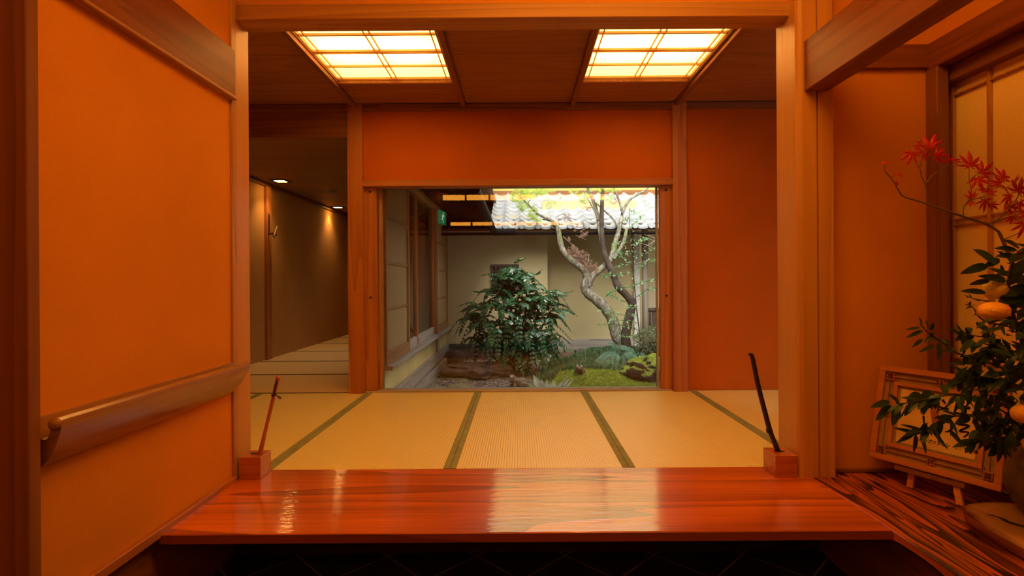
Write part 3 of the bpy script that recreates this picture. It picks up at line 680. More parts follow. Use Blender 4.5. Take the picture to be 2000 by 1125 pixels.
for j in range(nb):
    for i in range(na):
        q = (j * (na + 1) + i, j * (na + 1) + i + 1, (j + 1) * (na + 1) + i + 1, (j + 1) * (na + 1) + i)
        if max(vs[e][2] for e in q) > GZ + .001 and not (q and vs[q[0]][1] > 8.55 and vs[q[0]][0] < .5): fs.append(q)
if 0:
    for i in range(na): fs.append((j * (na + 1) + i, j * (na + 1) + i + 1, (j + 1) * (na + 1) + i + 1, (j + 1) * (na + 1) + i))
tag(MB().add(vs, fs).build('moss_bank', 'moss', smooth=True), 'bright green moss bank rising towards the forked tree', 'moss', None, 'stuff')
m = MB(); cnt = 0
while cnt < 14000:          # mossy tufts in the front
    x = R.uniform(0, 2.4); y = 5.9 + 2.6 * R.random() ** 1.3
    z = mh(x, y)
    if z < GZ + .03: continue
    a = R.uniform(0, 2 * PI); l = R.uniform(.010, .026); wv = .005
    dx, dy = math.cos(a) * wv, math.sin(a) * wv; tx, ty = R.uniform(-.012, .012), R.uniform(-.012, .012)
    m.add([(x - dx, y - dy, z - .002), (x + dx, y + dy, z - .002), (x + tx, y + ty, z + l)], [(0, 1, 2)]); cnt += 1
tag(m.build('moss_tufts', 'mossblade'), 'short fuzzy moss tips all over the moss bank', 'moss', None, 'stuff')
m = MB(); cnt = 0
while cnt < 5200:          # mondo grass
    x = R.uniform(.0, 2.2); y = R.uniform(6.3, 8.8); z = mh(x, y)
    if z < GZ + .015: continue
    front = (y < 6.95 and x > .45)
    dens = noise.noise(Vector((x * 2.3, y * 2.3, 4))) + (.35 if y > 7.4 else -.05) + (.2 if x < .5 else 0) - (.9 if front else 0)
    if R.random() > .35 + dens: continue
    for _ in range(3):
        a = R.uniform(0, 2 * PI); l = R.uniform(.05, .12); wv = .0032; dx, dy = math.cos(a) * wv, math.sin(a) * wv
        bx_, by_ = R.uniform(-.01, .01), R.uniform(-.01, .01); o = R.uniform(.2, .9) * l; ox, oy = -dy / wv * o * .6, dx / wv * o * .6
        m.add([(x + bx_ - dx, y + by_ - dy, z - .004), (x + bx_ + dx, y + by_ + dy, z - .004), (x + bx_ + dx + ox * .4, y + by_ + dy + oy * .4, z + l * .7), (x + bx_ - dx + ox * .4, y + by_ - dy + oy * .4, z + l * .7), (x + bx_ + ox, y + by_ + oy, z + l * .8)], [(0, 1, 2, 3), (3, 2, 4)])
    cnt += 1
tag(m.build('dwarf_grass', 'grassblade'), 'dark dwarf grass growing over the back of the moss bank', 'grass', None, 'stuff')
m = MB(); OCT = [(1, 0, 0), (-1, 0, 0), (0, 1, 0), (0, -1, 0), (0, 0, 1), (0, 0, -1)]; OF = [(0, 2, 4), (2, 1, 4), (1, 3, 4), (3, 0, 4), (2, 0, 5), (1, 2, 5), (3, 1, 5), (0, 3, 5)]
cnt = 0
while cnt < 15000:
    y = 5.6 + 3.0 * R.random() ** 1.2; x = R.uniform(-1.1, .85)
    if mh(x, y) > GZ + .015: continue
    s = R.uniform(.006, .0125) * (1.2 if x < -.55 else .9); a = R.uniform(0, 2 * PI); ca, sa = math.cos(a), math.sin(a); k1, k2 = R.uniform(.6, 1), R.uniform(.4, .8)
    z = GZ + s * k2 * .5 + R.uniform(0, .006)
    m.add([(x + s * (q[0] * ca - q[1] * k1 * sa), y + s * (q[0] * sa + q[1] * k1 * ca), z + s * k2 * q[2]) for q in OCT], OF); cnt += 1
tag(m.build('gravel', 'pebbles'), 'loose grey and pink gravel between the stones and the moss', 'gravel', None, 'stuff')
def rock(name, c, r, mat, label, cat='rock', seed=1, amp=.18, flat=None, group=None, freq=1.6, sub=3):
    return tag(MB().blob((c[0], c[1], c[2]), r, seed, amp, sub, freq, flat).build(name, mat, loc=(c[0], c[1], c[2] - r[2]), smooth=True), label, cat, group)
rock('boulder', (-.56, 7.12, -.27), (.43, .32, .19), 'stonered', 'low dark boulder under the big bush', seed=3, amp=.30, flat=.45, freq=1.9, sub=5)
rock('rock', (-1.02, 8.2, -.25), (.16, .2, .14), 'stonedark', 'dark rock in the shady corner at the end of the passage wall', seed=9)
rock('rock', (-1.00, 5.42, -.235), (.17, .2, .135), 'stonered', 'reddish rock just beyond the left end of the threshold', seed=5, flat=.4)
rock('stepping_stone', (-.76, 6.95, -.335), (.21, .18, .055), 'flag', 'cracked tan stepping stone in the gravel, the farther large one', 'stepping stone', 11, .2, .3)
rock('stepping_stone', (-.73, 6.42, -.335), (.14, .14, .05), 'flag', 'smaller tan stepping stone nearer the window', 'stepping stone', 12, .22, .3)
rock('stepping_stone', (-1.0, 6.35, -.335), (.10, .09, .03), 'flag', 'greenish flat stone at the far left of the gravel', 'stepping stone', 14, .2, .3)
rock('mossy_rock', (1.62, 6.5, -.22), (.35, .30, .23), 'mossrock', 'dark rock capped with bright moss at the right of the moss bank', seed=21, amp=.38, sub=5, freq=1.8)
rock('rock', (1.66, 6.08, -.30), (.17, .10, .10), 'stonegrey', 'grey rock in front of the mossy rock at the right window edge', seed=23)
rock('rock', (.72, 8.62, -.27), (.19, .10, .075), 'stonered', 'flat brown rock before the row of wall cobbles', seed=27, flat=.4)
lbs = ['leftmost', 'second', 'third', 'fourth', 'fifth', 'sixth', 'seventh']
for i in range(7):
    rock('cobblestone', (.66 + i * .185, 8.94, -.268), (.088, .07, .064), ['stonegreen', 'stonegreen', 'stonegrey', 'stonegreen'][i % 4], '%s rounded cobble, counted from the left, in the row under the plinth board' % lbs[i], 'cobblestone', 30 + i, .06, None, 'cobbles under the garden wall', 1.6, 2)

# frogs
def frog(name, loc, ang, sc, mat, label):
    t = thing(name, label, 'frog ornament', loc, 'frog ornaments in the garden'); t.rotation_euler = (0, 0, ang); t.scale = (sc, sc, sc)
    m = MB().blob((-.030, 0, .030), (.045, .034, .030), 1, .03, 2).blob((.018, 0, .046), (.030, .030, .022), 2, .03, 2)
    for s in (-1, 1): m.blob((-.035, s * .030, .020), (.030, .014, .020), 3, .03, 2).blob((.018, s * .026, .014), (.012, .010, .018), 4, .03, 2).blob((.022, s * .016, .066), (.012, .011, .012), 5, .02, 2).blob((.030, s * .028, .004), (.014, .009, .006), 6, .02, 2)
    o = m.build('body', mat, t, local=True); md = o.modifiers.new('skin', 'REMESH'); md.mode = 'VOXEL'; md.voxel_size = .0035; md.use_smooth_shade = True
    for s in (-1, 1):
        MB().blob((.031, s * .017, .067), (.006, .007, .007), 1, 0, 2).build('eye', 'eye', t, local=True, smooth=True)
        MB().blob((.0365, s * .0175, .067), (.002, .003, .003), 1, 0, 1).build('pupil', 'black', t, local=True)
    return t
z = mh(.72, 6.32); frog('frog_figurine', (.71, 6.32, z - .004), -PI / 2 - .15, 1.55, 'frogclay', 'small brown pottery frog with white eyes sitting on the moss mound')
frog('frog_figurine', (-.04, 6.36, GZ + .0), PI + .25, 2.0, 'frogbrown', 'larger brown stone frog in profile at the left tip of the moss')

# ------------------------------------------------------------------ garden: plants
def frond(m, pts, L, wid, n, start=.15, drop=.35, end=.9):
    """paired leaflets along a stem line"""
    pts = [Vector(p) for p in pts]
    for i in range(n):
        f = start + (1 - start) * i / (n - 1); k = f * (len(pts) - 1); a = int(min(k, len(pts) - 2)); q = pts[a].lerp(pts[a + 1], k - a)
        d = (pts[a + 1] - pts[a]).normalized(); side = d.cross(Vector((0, 0, 1)))
        if side.length < .1: side = Vector((1, 0, 0))
        side.normalize(); up = side.cross(d)
        ll = L * (1 - abs(f - .45) * end) * R.uniform(.85, 1.1)
        for s in (-1, 1):
            dd = (side * s + d * R.uniform(.35, .6) + Vector((0, 0, -drop * R.uniform(.3, 1.2)))).normalized()
            m.leaf(q, q + dd * ll, up, wid * R.uniform(.85, 1.1), .18, .12, 4)
    d = (pts[-1] - pts[-2]).normalized(); m.leaf(pts[-1], pts[-1] + d * L, Vector((0, 0, 1)), wid, .15, .1, 4)
t = thing('leafy_bush', 'big glossy dark green mahonia bush against the brown garden wall', 'bush', (-.1, 7.45, GZ))
st = MB(); fo = MB()
crown = [(-.10, 7.40, 1.00), (.05, 7.32, .92), (.10, 7.35, .76), (-.30, 7.40, .74), (.26, 7.35, .60), (-.52, 7.35, .52), (.02, 7.20, .60), (.34, 7.3, .36), (-.25, 7.15, .50), (-.05, 7.1, .34), (.22, 7.1, .20), (-.60, 7.42, .36), (-.42, 7.2, .28), (.08, 7.5, .45), (-.14, 7.45, .66), (-.15, 7.2, .10), (.12, 7.15, -.02), (.34, 7.4, .05), (-.38, 7.4, .12), (.0, 7.6, .2), (.36, 7.3, .66), (-.16, 7.3, .86), (-.3, 7.1, .22), (.1, 7.05, .12), (-.1, 7.15, -.08), (.3, 7.2, -.08), (-.5, 7.3, .05), (.42, 7.35, .50)]
for c in crown:
    bx0 = (-.1 + R.uniform(-.12, .12), 7.45 + R.uniform(-.08, .08), GZ)
    mid = ((bx0[0] + c[0]) / 2 + R.uniform(-.05, .05), 7.42, (GZ + c[2]) / 2)
    st.tube(smooth_line([bx0, mid, c], 4), taper(.016, .009, 9), 6)
    nf = 9
    for k in range(nf):
        a = 2 * PI * k / nf + R.uniform(-.3, .3); L = R.uniform(.28, .42) * (.75 if c[2] > .85 else 1)
        o = Vector(c); ca, sa = math.cos(a), math.sin(a); rise = R.uniform(.05, .20); fall = R.uniform(.02, .22) + (.12 if c[2] < .5 else 0)
        p = [o, o + Vector((ca * L * .35, sa * L * .35, rise * .8)), o + Vector((ca * L * .7, sa * L * .7, rise * .6)), o + Vector((ca * L, sa * L * .9, rise - fall))]
        p = smooth_line(p, 3); fo_n = 13
        st.tube(p, taper(.0035, .0015, len(p)), 4); frond(fo, p, .088, .034, fo_n)
# hanging sprays over the boulder and to the right
for (x0, z0, x1, z1) in ((.05, .3, -.02, -.18), (.2, .35, .35, -.22), (.15, .2, .12, -.26), (.3, .45, .62, .05), (.35, .4, .66, .18), (-.35, .4, -.45, .0), (.28, .3, .5, -.12), (.2, .75, .56, .72), (-.1, 1.1, .06, 1.24), (-.2, .95, -.48, 1.02), (-.5, .6, -.78, .62), (-.55, .5, -.75, .42)):
    p = smooth_line([(x0, 7.15, z0), ((x0 + x1) / 2, 7.1, (z0 + z1) / 2 + .05), (x1, 7.05, z1)], 4); st.tube(p, taper(.004, .0015, len(p)), 4); frond(fo, p, .085, .028, 10, .1)
st.build('stems', 'darkstem', t); fo.build('foliage', 'bushleaf', t, smooth=True)

def maple(m, c, nrm, up, size, lobes=7, low=False, curl=.25, rnd=R):
    """palmate leaf lying in the plane of nrm, its middle lobe towards up"""
    c = Vector(c); n = Vector(nrm).normalized(); u = Vector(up); u = (u - n * u.dot(n))
    if u.length < .05: u = n.cross(Vector((1, .2, .1)))
    u.normalize(); s = u.cross(n); base = c - u * size * .18
    angs = {7: (-118, -78, -38, 0, 38, 78, 118), 5: (-80, -40, 0, 40, 80)}[lobes]; lens = {7: (.34, .62, .86, 1, .86, .62, .34), 5: (.55, .85, 1, .85, .55)}[lobes]
    def pt(a, r, h=0): return base + (u * math.cos(a) + s * math.sin(a)) * r * size + n * h * size
    vs = [base]; fs = []; vall = []
    for i, (a, l) in enumerate(zip(angs, lens)):
        a = math.radians(a) + rnd.uniform(-.06, .06); l *= rnd.uniform(.9, 1.08) * .68; dr = -curl * rnd.uniform(.2, 1.4) * l
        w_ = .16; nxt = len(vs)
        if low:
            vs += [pt(a - w_ * 1.4, l * .45, 0), pt(a, l, dr), pt(a + w_ * 1.4, l * .45, 0)]; fs += [(0, nxt, nxt + 1, nxt + 2)]
        else:
            vs += [pt(a - .33, l * .24, 0), pt(a - .27, l * .48, dr * .12 - .01), pt(a - .10, l * .76, dr * .5), pt(a, l, dr), pt(a + .10, l * .76, dr * .5), pt(a + .27, l * .48, dr * .12 - .01), pt(a + .33, l * .24, 0), pt(a, l * .45, .02), pt(a, l * .78, dr * .45 + .006)]
            b = nxt; fs += [(0, b, b + 7), (0, b + 7, b + 6), (b, b + 1, b + 7), (b + 7, b + 5, b + 6), (b + 1, b + 2, b + 8, b + 7), (b + 7, b + 8, b + 4, b + 5), (b + 2, b + 3, b + 8), (b + 8, b + 3, b + 4)]
    m.add(vs, fs)

# forked tree
TY = 8.0
t = thing('garden_tree', 'mossy forked maple tree with pale bent trunk in the garden', 'tree', (P(1215, 690, TY).x, TY, -.25))
def limb(m, L, r0, r1, Y0=TY, dy=0, n=4, seg=10):
    pts = smooth_line([P(x, y, Y0 + dy * i / max(1, len(L) - 1)) for i, (x, y) in enumerate(L)], n)
    rr = [r * R.uniform(.93, 1.08) for r in taper(r0, r1, len(pts))]; m.tube(pts, rr, seg); return pts
tk = MB()
limb(tk, [(1222, 700), (1212, 672), (1203, 650), (1196, 625), (1183, 603), (1166, 586), (1150, 574), (1142, 560), (1148, 543), (1150, 535)], .096, .064)
limb(tk, [(1150, 560), (1147, 545), (1140, 528), (1127, 517), (1110, 503), (1099, 487), (1094, 470), (1090, 448), (1083, 434)], .062, .032)
limb(tk, [(1083, 440), (1076, 430), (1062, 424), (1048, 416), (1032, 400), (1020, 388), (1012, 380)], .026, .008, dy=-.2)
limb(tk, [(1083, 434), (1070, 430), (1058, 428)], .018, .006)
limb(tk, [(1150, 552), (1160, 537), (1174, 525), (1188, 512), (1196, 497), (1203, 470), (1209, 450), (1213, 430)], .050, .032)
limb(tk, [(1213, 435), (1216, 415), (1228, 392), (1245, 380), (1260, 372), (1270, 362)], .028, .012, dy=.2)
limb(tk, [(1216, 418), (1212, 400), (1206, 383), (1198, 366)], .022, .012)
limb(tk, [(1209, 445), (1195, 425), (1182, 413), (1168, 400), (1160, 392)], .016, .010)
limb(tk, [(1196, 505), (1210, 488), (1219, 470), (1223, 452), (1226, 445)], .034, .022)
limb(tk, [(1180, 500), (1174, 465), (1170, 440), (1167, 420), (1160, 395), (1150, 370), (1144, 355)], .030, .030, dy=.1)
limb(tk, [(1168, 430), (1160, 410), (1148, 388), (1140, 372)], .012, .008)

dk = MB(); limb(dk, [(1226, 690), (1222, 662), (1224, 640), (1230, 615), (1235, 596), (1231, 582)], .075, .060, TY - .1)
limb(dk, [(1234, 590), (1222, 575), (1206, 558), (1199, 540), (1192, 523), (1184, 505), (1179, 488), (1176, 460), (1175, 425), (1176, 395), (1177, 355)], .060, .026, TY - .1)
dk.build('dark_trunk', 'bark2', t, smooth=True)
def cluster(m, cx, cy, rx, ry, n, size, Y=7.85, dY=.25):
    for _ in range(n):
        a = R.uniform(0, 2 * PI); r = math.sqrt(R.random()); p = P(cx + rx * r * math.cos(a), cy + ry * r * math.sin(a), Y + R.uniform(-dY, dY))
        maple(m, p, (R.uniform(-.6, .6), -1 + R.uniform(-.3, .3), R.uniform(.2, 1.4)), (R.uniform(-1, 1), R.uniform(-.5, .5), R.uniform(-1, .6)), size * R.uniform(.7, 1.2), 5, True)
gm = MB(); rm = MB()
for c in ((1014, 383, 18, 14, 120), (1038, 376, 24, 10, 110), (1060, 372, 24, 7, 60), (1022, 402, 14, 9, 50), (1040, 418, 10, 14, 60), (1052, 432, 6, 6, 12), (1075, 398, 12, 10, 16), (1140, 386, 12, 12, 40), (1165, 370, 14, 5, 30), (1195, 370, 18, 5, 26), (1185, 386, 14, 6, 18), (1122, 372, 10, 7, 22)): cluster(gm, *c, .075)
for c in ((1102, 425, 16, 9, 22), (1134, 448, 14, 16, 34), (1120, 490, 12, 12, 70), (1136, 500, 15, 12, 80), (1150, 517, 16, 10, 60), (1162, 526, 8, 8, 24), (1148, 400, 12, 14, 24), (1105, 430, 18, 8, 16), (1160, 376, 16, 6, 20), (1140, 462, 8, 6, 14), (1112, 468, 6, 4, 8), (1196, 392, 14, 6, 12)): cluster(rm, *c, .060)
gm.build('green_foliage', 'mapgreen', t); rm.build('rusty_foliage', 'maprust', t)
for L in ([(1100, 462), (1108, 470), (1120, 480), (1134, 495)], [(1150, 500), (1148, 512), (1140, 520)], [(1085, 425), (1100, 418), (1110, 425)], [(1030, 398), (1040, 385), (1055, 375)]): limb(tk, L, .006, .003, 7.9, n=3, seg=5)
tk.build('trunk', 'bark', t, smooth=True)

# slender shrub in front of the tree
t = thing('slender_shrub', 'thin-stemmed shrub with sprays of small light green leaves before the dark trunk', 'shrub', (P(1252, 700, 7.6).x, 7.6, -.3))
sm = MB(); lf = MB()
main = limb(sm, [(1252, 705), (1251, 670), (1248, 640), (1243, 600), (1240, 565), (1236, 520), (1233, 490), (1230, 450), (1229, 405)], .012, .003, 7.6, seg=6)
tws = [((1231, 470), (1198, 476)), ((1233, 490), (1203, 502)), ((1234, 505), (1262, 492), (1288, 478)), ((1235, 512), (1205, 520)), ((1238, 530), (1262, 512), (1280, 506)), ((1238, 535), (1200, 536), (1178, 538)), ((1240, 556), (1262, 549), (1290, 545)), ((1241, 560), (1215, 562), (1186, 575)), ((1243, 580), (1266, 565), (1283, 562)), ((1222, 590), (1200, 580), (1185, 572)), ((1246, 614), (1222, 616), (1172, 605)), ((1247, 632), (1215, 625), (1190, 628)), ((1248, 645), (1215, 635), (1170, 634)), ((1249, 660), (1230, 655), (1212, 657)), ((1230, 445), (1245, 430), (1252, 424)), ((1230, 425), (1218, 432)), ((1229, 410), (1240, 415)), ((1236, 520), (1214, 498), (1206, 490)), ((1232, 480), (1250, 470), (1262, 466)), ((1245, 600), (1225, 598))]
for L in tws:
    p = limb(sm, L, .004, .0015, 7.55, dy=-.1, n=3, seg=4)
    for q in p[1:]:
        for s in (-1, 1, -1, 1, R.choice((-1, 1))):
            d = Vector((R.uniform(-1, 1), R.uniform(-.8, .3), s * R.uniform(.2, .8))).normalized()
            lf.leaf(q, q + d * R.uniform(.032, .056), (0, -.4, 1), R.uniform(.018, .027), .1, .1, 3)
for (a, b) in zip(main[14:], main[15:]):
    for _ in range(4):
        d = Vector((R.uniform(-1, 1), R.uniform(-.8, .4), R.uniform(-.4, .6))).normalized(); q = a.lerp(b, R.random()); q = q + d * R.uniform(0, .09)
        lf.leaf(q, q + d * R.uniform(.025, .045), (0, -.4, 1), .018, .1, .1, 3)
sm.build('stems', 'darkstem', t); lf.build('foliage', 'shrubleaf', t)
# bare twigs top right
t = thing('bare_branch', 'tangle of bare pale twigs hanging below the roof at the right', 'twigs', (P(1288, 470, 7.7).x, 7.7, 1.2)); m = MB()
for L in ([(1290, 485), (1282, 475), (1268, 466), (1252, 462)], [(1292, 500), (1280, 488), (1262, 478), (1240, 474)], [(1288, 470), (1272, 462), (1258, 458)], [(1290, 525), (1280, 512), (1262, 510), (1242, 515)], [(1276, 472), (1266, 478), (1256, 486)], [(1290, 462), (1278, 470), (1270, 482)]): limb(m, L, .004, .0015, 7.7, n=3, seg=4)
m.build('twigs', 'weathered_x', t)
# low mixed shrub at the right
t = thing('low_shrub', 'low mottled evergreen shrub at the right edge of the garden window', 'shrub', (P(1270, 690, 7.5).x, 7.5, GZ + .05)); m = MB(); s2 = MB()
for _ in range(1500):
    a = R.uniform(0, 2 * PI); r = math.sqrt(R.random()); p = P(1275 + 38 * r * math.cos(a), 668 + 30 * r * math.sin(a), 7.5 + R.uniform(-.3, .3)); d = Vector((R.uniform(-1, 1), R.uniform(-1, .3), R.uniform(-.2, 1))).normalized()
    m.leaf(p, p + d * R.uniform(.03, .05), (0, -.4, 1), .017, .1, .1, 3)
for _ in range(26):
    p0 = P(1265 + R.uniform(-10, 25), 705, 7.5); p1 = P(1275 + R.uniform(-38, 38), 660 + R.uniform(-18, 20), 7.5 + R.uniform(-.2, .2)); s2.tube([p0, p0.lerp(p1, .5) + Vector((0, 0, .03)), p1], [.006, .004, .002], 4)
m.build('foliage', 'lowshrub', t); s2.build('stems', 'darkstem', t)
cf = P(1284, 634, 7.1); t2 = MB()
for k in range(7):
    a = 2 * PI * k / 7; t2.leaf(cf, cf + Vector((math.cos(a) * .022, -.012, math.sin(a) * .022)), (0, -1, 0), .022, .2, -.2, 3)
t2.build('blossom', 'red', t)
# ferns
def fern(loc, spec, label):
    t = thing('fern', label, 'fern', loc, 'ferns at the foot of the tree'); m = MB(); s = MB()
    for (pts, L) in spec:
        p = smooth_line([P(x, y, Y) for x, y, Y in pts], 6); s.tube(p, taper(.003, .001, len(p)), 4); n = len(p)
        tot = 22
        for i in range(tot):
            f = i / tot; k = f * (n - 1); a = int(min(k, n - 2)); q = p[a].lerp(p[a + 1], k - a); d = (p[a + 1] - p[a]).normalized()
            vw = Vector((0, -.8, .6)); side = d.cross(vw).normalized(); ll = L * (math.sin(PI * (f * .82 + .16)) ** .8) * .72
            for sg in (-1, 1):
                dd = (side * sg + d * .45 + Vector((0, -.1, -.12))).normalized(); m.leaf(q, q + dd * ll, vw, ll * .19 + .003, .1, .12, 4)
    m.build('fronds', 'fern', t); s.build('stems', 'twig', t)
fern((1.3, 7.3, -.22), [([(1205, 700, 7.3), (1190, 690, 7.15), (1175, 700, 7.05), (1163, 707, 7.0)], .085), ([(1205, 705, 7.3), (1200, 690, 7.2), (1185, 705, 7.05), (1178, 722, 7.0)], .10), ([(1207, 705, 7.3), (1204, 692, 7.15), (1200, 712, 6.95), (1196, 742, 6.9)], .11), ([(1208, 700, 7.3), (1222, 688, 7.15), (1230, 695, 7.0), (1238, 712, 6.95)], .10), ([(1206, 700, 7.3), (1204, 682, 7.25), (1195, 672, 7.2), (1186, 672, 7.1)], .07), ([(1200, 700, 7.3), (1210, 680, 7.25), (1222, 680, 7.2), (1228, 688, 7.1)], .07)], 'blue-green fern with drooping fronds below the tree fork')
fern((1.75, 7.2, -.22), [([(1240, 705, 7.2), (1232, 690, 7.1), (1222, 705, 7.0), (1214, 728, 6.9)], .10), ([(1242, 705, 7.2), (1238, 692, 7.1), (1234, 712, 6.95), (1240, 735, 6.9)], .10), ([(1242, 705, 7.2), (1250, 692, 7.1), (1262, 705, 7.0), (1268, 712, 6.9)], .08), ([(1240, 700, 7.2), (1232, 684, 7.15), (1222, 682, 7.1)], .07)], 'second blue-green fern between the first fern and the mossy rock')
# striped leaves at the threshold
t = thing('striped_plant', 'low plant with pale striped leaves just outside the threshold', 'plant', (.33, 5.85, GZ)); m = MB()
b0 = P(1078, 790, 5.9)
for (bxp, tip, wd) in (((1063, 775), (1042, 731), .065), ((1066, 775), (1058, 741), .05), ((1072, 775), (1068, 741), .05), ((1078, 772), (1082, 745), .07), ((1082, 775), (1097, 746), .05), ((1084, 775), (1112, 738), .03), ((1090, 772), (1124, 757), .06), ((1088, 775), (1122, 738), .02), ((1070, 778), (1032, 748), .02), ((1076, 780), (1108, 733), .016)):
    a = P(*bxp, 5.9); b = P(*tip, 5.85 + R.uniform(-.1, .1)); m.leaf(a, b, (0, -1, .4), wd * 1.35, .35, .15, 6)
m.build('foliage', 'hosta', t)
# ------------------------------------------------------------------ framed calligraphy on its easel
BL = Vector((1.653, 2.51, .09)); BR = Vector((1.886, 2.08, .09)); TLp = Vector((1.745, 2.557, .512))
ux = (BR - BL).normalized(); uz = (TLp - BL); Hh = uz.length; Wd = (BR - BL).length; uz = (uz - ux * uz.dot(ux)).normalized(); un = uz.cross(ux)   # un points away from the viewer
MX = Matrix((ux, un, uz)).transposed()
t = thing('framed_calligraphy', 'wooden lattice-bordered frame with brush calligraphy leaning on an easel', 'picture frame', BL); t.rotation_euler = MX.to_euler(); ORG[t.name] = BL
def lb(mb, name, mat, par=t): return mb.build(name, mat, par, local=True)
D = .022
lb(MB().box(0, Wd, -D, 0, 0, .026).box(0, Wd, -D, 0, Hh - .026, Hh).box(0, .026, -D, 0, .026, Hh - .026).box(Wd - .026, Wd, -D, 0, .026, Hh - .026), 'outer_frame', 'framewood')
lb(MB().box(.02, Wd - .02, -.004, .0, .02, Hh - .02, 0), 'backing', 'mat')
a, b = .068, .085
lb(MB().box(a, Wd - a, -.018, -.002, a, b, .001).box(a, Wd - a, -.018, -.002, Hh - b, Hh - a, .001).box(a, b, -.018, -.002, b, Hh - b, .001).box(Wd - b, Wd - a, -.018, -.002, b, Hh - b, .001), 'inner_frame', 'framewood')
lb(MB().box(b + .012, Wd - b - .012, -.0062, -.005, b + .012, Hh - b - .012, 0), 'calligraphy_sheet', 'paper')
k = MB(); th = .0022; y0, y1 = -.015, -.006
def bar(x0, x1, z0, z1): k.box(min(x0, x1), max(x0, x1), y0, y1, min(z0, z1), max(z0, z1), .0004)
mid = (.026 + a) / 2
for z in (mid, Hh - mid): bar(.026, Wd - .026, z - th / 2, z + th / 2); 
for x in (mid, Wd - mid): bar(x - th / 2, x + th / 2, .026, Hh - .026)
for x in (.063, Wd - .063): bar(x - th / 2, x + th / 2, .026, a + .01); bar(x - th / 2, x + th / 2, Hh - a - .01, Hh - .026)
for z in (.063, Hh - .063): bar(.026, a + .01, z - th / 2, z + th / 2); bar(Wd - a - .01, Wd - .026, z - th / 2, z + th / 2)
for (cx, cz) in ((mid, mid), (Wd - mid, mid), (mid, Hh - mid), (Wd - mid, Hh - mid), (Wd / 2, mid), (Wd / 2, Hh - mid), (mid, Hh / 2), (Wd - mid, Hh / 2)):
    s = .0125
    for o in (-s, s): bar(cx - s - th / 2, cx + s + th / 2, cz + o - th / 2, cz + o + th / 2); bar(cx + o - th / 2, cx + o + th / 2, cz - s, cz + s)
    bar(cx - s, cx + s, cz - th / 2, cz + th / 2); bar(cx - th / 2, cx + th / 2, cz - .022, cz + .022)
lb(k, 'lattice', 'framewood')
def text(body, name, size, x, z, mat, par, y=-.0068, bold=.0, extr=.0002):
    cu = bpy.data.curves.new(name, 'FONT'); cu.body = body; cu.size = size; cu.extrude = extr; cu.offset = bold
    ob = bpy.data.objects.new(name + '_src', cu); C.objects.link(ob); bpy.context.view_layer.update()
    me = bpy.data.meshes.new_from_object(ob.evaluated_get(bpy.context.evaluated_depsgraph_get())); C.objects.unlink(ob); bpy.data.objects.remove(ob)
    me.name = name; me.materials.clear(); me.materials.append(MATS[mat])
    for v in me.vertices: v.co = Vector((x + v.co.x, y - v.co.z, z + v.co.y))
    o = bpy.data.objects.new(name, me); C.objects.link(o); o.parent = par; return o
text('シルンプリンオン\u3000推進協議会', 'small_writing', .0165, .172, .124, 'ink', t, bold=.0006)
# brush strokes of the large characters, where they show between the leaves
k = MB()
def stroke(pts, r0, r1):
    p = smooth_line([(x, -.0070, z) for x, z in pts], 4); k.tube(p, [1.5 * max(.0008, r0 + (r1 - r0) * i / (len(p) - 1)) for i in range(len(p))], 6, flat=1)
def big(cx, cz, s, L):
    for pts, r0, r1 in L: stroke([(cx + x * s, cz + z * s) for x, z in pts], r0, r1)
big(.20, .285, .03, [([(-1, .6), (0, .7), (1, .8)], .003, .002), ([(0, 1), (-.1, 0), (-.9, -.9)], .003, .001), ([(.3, .2), (.8, -.4), (1, -.9)], .003, .003)])
big(.262, .288, .03, [([(-.9, .9), (-.5, .4)], .0035, .002), ([(-.1, 1), (.3, .5)], .0035, .002), ([(.9, .9), (.3, -.1), (-.8, -.8)], .003, .0012), ([(-.6, -.1), (.8, -.2)], .003, .002)])
big(.335, .280, .03, [([(-.8, .5), (.8, .7)], .003, .003), ([(0, 1), (0, -1)], .003, .002), ([(-.8, -.3), (.9, -.2)], .003, .002), ([(.4, -.4), (.9, -.9)], .003, .001)])
big(.22, .215, .03, [([(-.8, .6), (-.6, -.5), (-.2, -.3)], .003, .001), ([(.6, .7), (.9, 0)], .003, .002)])
big(.285, .212, .03, [([(-.6, .8), (-.8, -.8)], .003, .001), ([(0, .5), (.7, .5), (.4, -.6), (-.1, -.9)], .003, .0015)])
big(.345, .205, .03, [([(-.7, .7), (.6, .8), (-.5, -.2), (.6, -.1), (.1, -.9)], .003, .002)])
lb(k, 'brush_writing', 'ink')
# seal at the right of the small writing
k = MB(); sx, sz, s = .378, .130, .011
for o in (-s, s): k.box(sx - s, sx + s, -.0068, -.0064, sz + o - .0006, sz + o + .0006, 0).box(sx + o - .0006, sx + o + .0006, -.0068, -.0064, sz - s, sz + s, 0)
for o in (-.4, .1, .5): k.box(sx - s * .7, sx + s * .7, -.0068, -.0064, sz + o * s - .0005, sz + o * s + .0005, 0).box(sx + o * s - .0005, sx + o * s + .0005, -.0068, -.0064, sz - s * .7, sz + s * .7, 0)
lb(k, 'red_seal', 'seal')
